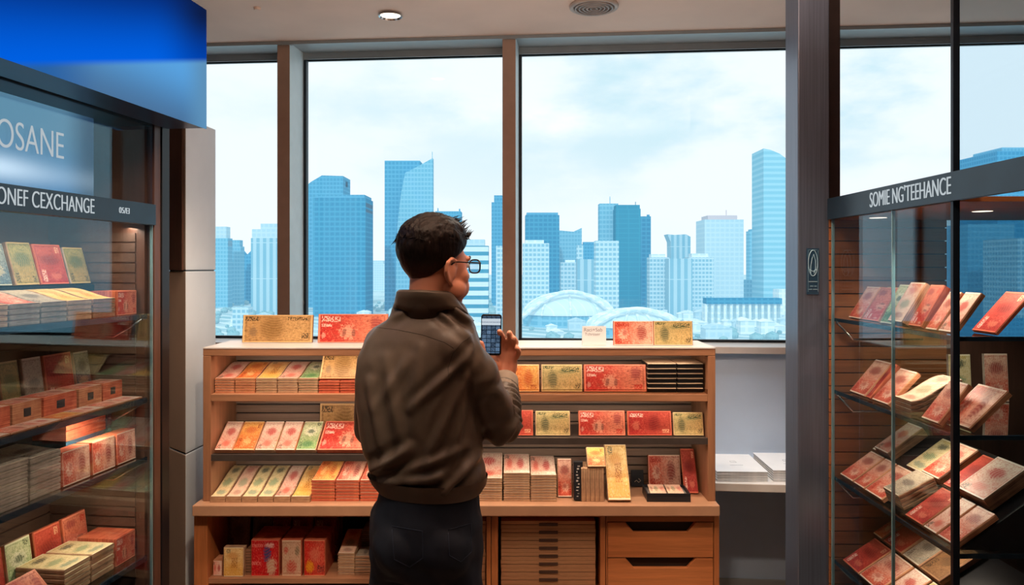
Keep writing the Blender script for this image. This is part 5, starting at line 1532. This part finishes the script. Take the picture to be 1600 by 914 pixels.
# ---- trousers
bm = bmesh.new()
wc = lambda px, z, hw, hd, yy=2.07: (V((xat(px, 2.03), yy, z)), BX * hw, BY * hd)
loft(bm, [wc(668, zat(764, 2.0), .128, .108), wc(667, zat(790, 2.0), .138, .114), wc(664, .93, .145, .124), wc(664, .865, .146, .128), wc(664, .82, .146, .120), wc(664, .78, .140, .105)], 48, 2.3)
limb(bm, [HIPR + V((0, 0, .01)), HIPR.lerp(KR, .4), KR, KR.lerp(AR, .5), AR + V((0, 0, -.02))], [.088, .083, .068, .062, .056])
limb(bm, [HIPL + V((0, 0, .01)), HIPL.lerp(KL, .4), KL, KL.lerp(AL, .5), AL + V((0, 0, -.02))], [.088, .083, .068, .062, .056])
ball(bm, V((xat(628, 2.0), 2.02, .87)), (.080, .078, .09), 3); ball(bm, V((xat(692, 1.98), 2.0, .87)), (.080, .078, .09), 3)
tb = fuse(bm, .008, 5)
tb.normal_update()
for v in tb.verts:
    co = v.co
    v.co = co + v.normal * (.003 * noise.fractal(V((co.x * 14, co.y * 14, co.z * 9)), 1, 2, 3) + .002 * math.sin(co.z * 80 + co.x * 50 + 4 * noise.noise(co * 8)) * (1 if co.z < .85 else .35))
trou = part('trousers', tb, JEANS, person, smooth=True)
dgx.update(); inv2 = mw(trou).inverted()
for pts in (((612, 822), (660, 830), (661, 872), (640, 886), (616, 874), (612, 822)), ((700, 828), (736, 818), (737, 862), (720, 878), (702, 868), (700, 828))):
    out = []
    for (a, b), (c, d) in zip(pts, pts[1:]):
        for i in range(10):
            o = V((0, 0, EZ)); dd = (at(a + (c - a) * i / 10, b + (d - b) * i / 10, 2.0) - o).normalized()
            ok, loc, nn, _ = trou.ray_cast(inv2 @ o, dd)
            if ok: out.append(mw(trou) @ loc)
    if len(out) > 4:
        bm = bmesh.new(); tube(bm, out, .0012, 5); part('pocket_seam', bm, cloth('navy seam', s3(40, 50, 68)), trou, smooth=True)
# ---- shoes
for a in (AR, AL):
    bm = bmesh.new(); f = V((.25, .97, 0)).normalized(); sd = V((f.y, -f.x, 0))
    loft(bm, [(a + f * -.07 + V((0, 0, .045 - a.z)), sd * .030, V((0, 0, .045))), (a + f * -.03 + V((0, 0, .055 - a.z)), sd * .040, V((0, 0, .055))), (a + f * .06 + V((0, 0, .042 - a.z)), sd * .045, V((0, 0, .042))), (a + f * .15 + V((0, 0, .032 - a.z)), sd * .046, V((0, 0, .032))), (a + f * .20 + V((0, 0, .022 - a.z)), sd * .028, V((0, 0, .022)))], 24, 2.6)
    part('shoe', bm, plain('black leather', (.012, .012, .014), .35), person, smooth=True)

# ---- phone (held, a thing of its own)
PM = Matrix.Translation(PC) @ Matrix.Rotation(R(-8), 4, 'Z') @ Matrix.Rotation(R(-8), 4, 'X')
ph = link('smartphone', None); ph.location = PC; ph.rotation_euler = PM.to_euler()
tag(ph, 'black smartphone with lit screen held up in the mans right hand', 'phone')
pw, phh, pt = .0305, .0605, .0045


def rr_pts(w_, h_, r_, n=6):
    o = []
    for cx, cz, a0 in ((w_ - r_, h_ - r_, 0), (-w_ + r_, h_ - r_, 90), (-w_ + r_, -h_ + r_, 180), (w_ - r_, -h_ + r_, 270)):
        for k in range(n + 1): a = R(a0 + 90 * k / n); o.append((cx + r_ * math.cos(a), cz + r_ * math.sin(a)))
    return o


bm = bmesh.new(); prism(bm, rr_pts(pw, phh, .008), -pt, pt, axis='y'); bm.transform(PM); part('phone_body', bm, plain('phone black', (.010, .011, .014), .25), ph, .0012)
m = M('phone screen'); x, y, z = m.xyz(m.coord('Object'))
gx, gz = ((x + .5) / .0135).fract(), ((z + .5) / .0125).fract()
cellv = m.n('ShaderNodeTexWhiteNoise'); sn = m.n('ShaderNodeVectorMath'); sn.operation = 'SNAP'; m.link(m.coord('Object'), sn.inputs[0]); sn.inputs[1].default_value = (.0135, 1, .0125); m.link(sn.outputs[0], cellv.inputs[0])
tile = gx.gt(.12) * gz.gt(.15)
nzp = m.noise(m.coord('Object'), 380, 3)
cc = m.mix(S(m.nt, cellv.outputs['Value']), (.012, .028, .06), (.10, .18, .30))
cc = m.mix(nzp.ss(.45, .75) * .6, cc, (.30, .40, .52))
cc = m.mix(tile, (.006, .010, .018), cc)
bar = z.gt(.028) * z.lt(.047)
cc = m.mix(bar, cc, (.62, .70, .78))
cc = m.mix(z.gt(.0355) * z.lt(.038) * nzp.ss(.3, .6), cc, (.2, .26, .34))
e = m.n('ShaderNodeEmission'); m.link(cc, e.inputs[0]); e.inputs[1].default_value = .9; m.link(e.outputs[0], m.out.inputs[0])
bm = bmesh.new(); prism(bm, rr_pts(pw - .0025, phh - .006, .004), -pt - .0006, -pt - .0001, axis='y'); bm.transform(PM); part('screen', bm, m.m, ph)
# ------------------------------------------------------------------ sky, lamps, camera
w = bpy.data.worlds.new('sky'); scene.world = w; w.use_nodes = True
nt = w.node_tree; nt.nodes.clear()
tc = nt.nodes.new('ShaderNodeTexCoord'); mp = nt.nodes.new('ShaderNodeMapping'); mp.inputs['Scale'].default_value = (2.4, 2.4, 5.4)
mp.inputs['Location'].default_value = (.35, .2, .6)
nz = nt.nodes.new('ShaderNodeTexNoise'); nz.inputs['Scale'].default_value = 1.7; nz.inputs['Detail'].default_value = 7; nz.inputs['Roughness'].default_value = .52
mr = nt.nodes.new('ShaderNodeMapRange'); mr.interpolation_type = 'SMOOTHSTEP'; mr.inputs[1].default_value = .48; mr.inputs[2].default_value = .70
sep = nt.nodes.new('ShaderNodeSeparateXYZ')
mx = nt.nodes.new('ShaderNodeMix'); mx.data_type = 'RGBA'
mx.inputs[6].default_value = (.93, .985, 1.0, 1); mx.inputs[7].default_value = (.60, .82, .90, 1)
hz = nt.nodes.new('ShaderNodeMapRange'); hz.inputs[1].default_value = .02; hz.inputs[2].default_value = .2     # the horizon stays milky
mul = nt.nodes.new('ShaderNodeMath'); mul.operation = 'MULTIPLY'
xr = nt.nodes.new('ShaderNodeMapRange'); xr.inputs[1].default_value = -.35; xr.inputs[2].default_value = .45; xr.inputs[3].default_value = .35; xr.inputs[4].default_value = 1.5   # more blue towards the right of the sky
mul2 = nt.nodes.new('ShaderNodeMath'); mul2.operation = 'MULTIPLY'
bg = nt.nodes.new('ShaderNodeBackground'); out = nt.nodes.new('ShaderNodeOutputWorld')
L = nt.links.new
L(tc.outputs['Generated'], mp.inputs[0]); L(mp.outputs[0], nz.inputs['Vector']); L(nz.outputs['Fac'], mr.inputs[0])
L(tc.outputs['Generated'], sep.inputs[0]); L(sep.outputs[2], hz.inputs[0]); L(sep.outputs[0], xr.inputs[0])
L(mr.outputs[0], mul.inputs[0]); L(hz.outputs[0], mul.inputs[1]); L(mul.outputs[0], mul2.inputs[0]); L(xr.outputs[0], mul2.inputs[1])
L(mul2.outputs[0], mx.inputs[0]); L(mx.outputs[2], bg.inputs[0]); bg.inputs[1].default_value = 1.1
L(bg.outputs[0], out.inputs[0])


def lamp(name, kind, loc, energy, color, target=None, size=.3, blend=.6, angle=80, sy=None):
    l = bpy.data.lights.new(name, kind); l.energy = energy; l.color = color
    if kind == 'AREA':
        l.size = size
        if sy: l.shape = 'RECTANGLE'; l.size_y = sy
    if kind == 'SPOT': l.spot_size = R(angle); l.spot_blend = blend; l.shadow_soft_size = size
    if kind == 'SUN': l.angle = R(3)
    o = bpy.data.objects.new(name, l); C.objects.link(o); o.location = loc
    if target is not None:
        o.rotation_euler = (Vector(target) - Vector(loc)).to_track_quat('-Z', 'Y').to_euler()
    return o


lamp('sun', 'SUN', (0, 0, 80), 1.6, (1, .97, .92), target=(10, 60, 30))
WARM = (1.0, .77, .57)
lamp('ceiling_spot', 'SPOT', (.1, 2.3, 2.68), 50, WARM, (.1, 2.85, .8), .05, .7, 80)
lamp('ceiling_spot', 'SPOT', (-.75, 2.3, 2.68), 60, WARM, (-.75, 2.85, .8), .05, .7, 70)
lamp('ceiling_spot', 'SPOT', (.5, 2.3, 2.68), 60, WARM, (.5, 2.85, .8), .05, .7, 70)
lamp('ceiling_spot', 'SPOT', (-1.0, 1.25, 2.68), 9, WARM, (-.72, 2.95, .95), .05, .7, 58)
lamp('ceiling_spot', 'SPOT', (.62, 1.25, 2.68), 9, WARM, (.36, 2.95, .95), .05, .7, 58)
for zz, xa, w_ in ((Z_SH - .034, (ux(330) + XD) / 2, .75), (Z_SH - .034, (XD + ux(1106)) / 2, .85), (Z_GL - .03, (ux(330) + XD) / 2, .75), (Z_GR - .03, (XD + ux(1106)) / 2, .85), (Z_TOP - .034, (ux(330) + XD) / 2, .75), (Z_TOP - .034, (XD + ux(1106)) / 2, .85)):
    lamp('shelf_strip', 'AREA', (xa, UF + .02, zz), .52 if zz < 1.2 else .5, (1, .80, .62), (xa, UF + .17, zz - .16), w_, sy=.012)
lamp('added_booklet_fill', 'SPOT', (1.05, 3.12, 2.69), 60, (.80, .92, 1.0), (1.05, 3.28, .75), .05, .8, 28)  # unseen cool lamp added to brighten the booklets
lamp('head_spot', 'SPOT', (-.45, 1.7, 2.68), 12, (1, .78, .56), (-.25, 2.05, 1.4), .06, .8, 50)
lamp('rim_spot', 'SPOT', (.3, 3.3, 2.68), 14, (1, .86, .7), (-.1, 2.05, 1.3), .08, .8, 60)
for x, y in ((-1.2, -.6), (.9, -.6), (-1.2, .6), (.9, .6)):
    lamp('unseen_room_fill', 'SPOT', (x, y, 2.69), 3.5, (1, .82, .64), (x, y, 0), .06, .8, 130)  # unseen fill spots added to brighten the room
lamp('added_ceiling_fill', 'AREA', (.1, 1.7, 2.3), 40, (1, .80, .66), (.1, 1.7, 3), 1.6, sy=.5)  # floating area light added out of view to brighten the ceiling
lamp('cabinet_spot', 'SPOT', (XR + .30, 2.26, R_HB - .03), 9, WARM, (XR + .16, 2.2, .7), .02, .6, 130)
lamp('cabinet_spot', 'SPOT', (XR + .12, 2.0, R_HB - .03), 9, WARM, (XR + .12, 2.05, .7), .02, .6, 130)
for zz in R_SH[:3]:
    lamp('added_shelf_fill', 'SPOT', (XR + .10, 2.15, zz - .03), 2.4, WARM, (XR + .13, 2.12, zz - .3), .02, .8, 150)  # lamps added under the shelves to brighten the right cabinet
lamp('aisle_spot', 'SPOT', (.2, 1.3, 2.66), 46, WARM, (XR + .15, 2.1, 1.0), .05, .5, 60)
p_ = LP0 + LD * .3 + LN * .06; p_.z = L_HB - .01
lamp('added_cabinet_fill', 'AREA', p_, 2.0, (1, .8, .6), LP0 + LD * .3 + LN * .17 + Vector((0, 0, .9)), .7, sy=.03).rotation_euler.z += 0  # strip light added under the header to brighten the left cabinet
for zz in (L_SH[1], L_SH[2]):
    p_ = LP0 + LD * .22 + LN * .03; p_.z = zz - .03
    lamp('added_shelf_fill', 'SPOT', p_, 3.0, (1, .74, .5), LP0 + LD * .22 + LN * .13 + Vector((0, 0, zz - .25)), .02, .8, 150)  # lamps added to lift the lower shelves of the left cabinet
lamp('aisle_spot', 'SPOT', (-.2, 1.1, 2.66), 85, WARM, (-1.25, 2.1, 1.0), .05, .5, 60)

cam = bpy.data.cameras.new('camera'); co = bpy.data.objects.new('camera', cam); C.objects.link(co)
co.location = (0, 0, EZ); co.rotation_euler = (R(90), 0, 0)
cam.sensor_width = 36; cam.lens = 36 * F / 1600; cam.shift_y = -(914 / 2 - HY) / 1600
cam.clip_start = .05; cam.clip_end = 6000
scene.camera = co
scene.view_settings.view_transform = 'Standard'
try: scene.view_settings.look = 'None'
except TypeError: pass
scene.cycles.max_bounces = 10; scene.cycles.transparent_max_bounces = 24; scene.cycles.diffuse_bounces = 4
scene.cycles.sample_clamp_indirect = 4.0; scene.cycles.caustics_reflective = False; scene.cycles.caustics_refractive = False
scene.cycles.use_denoising = True
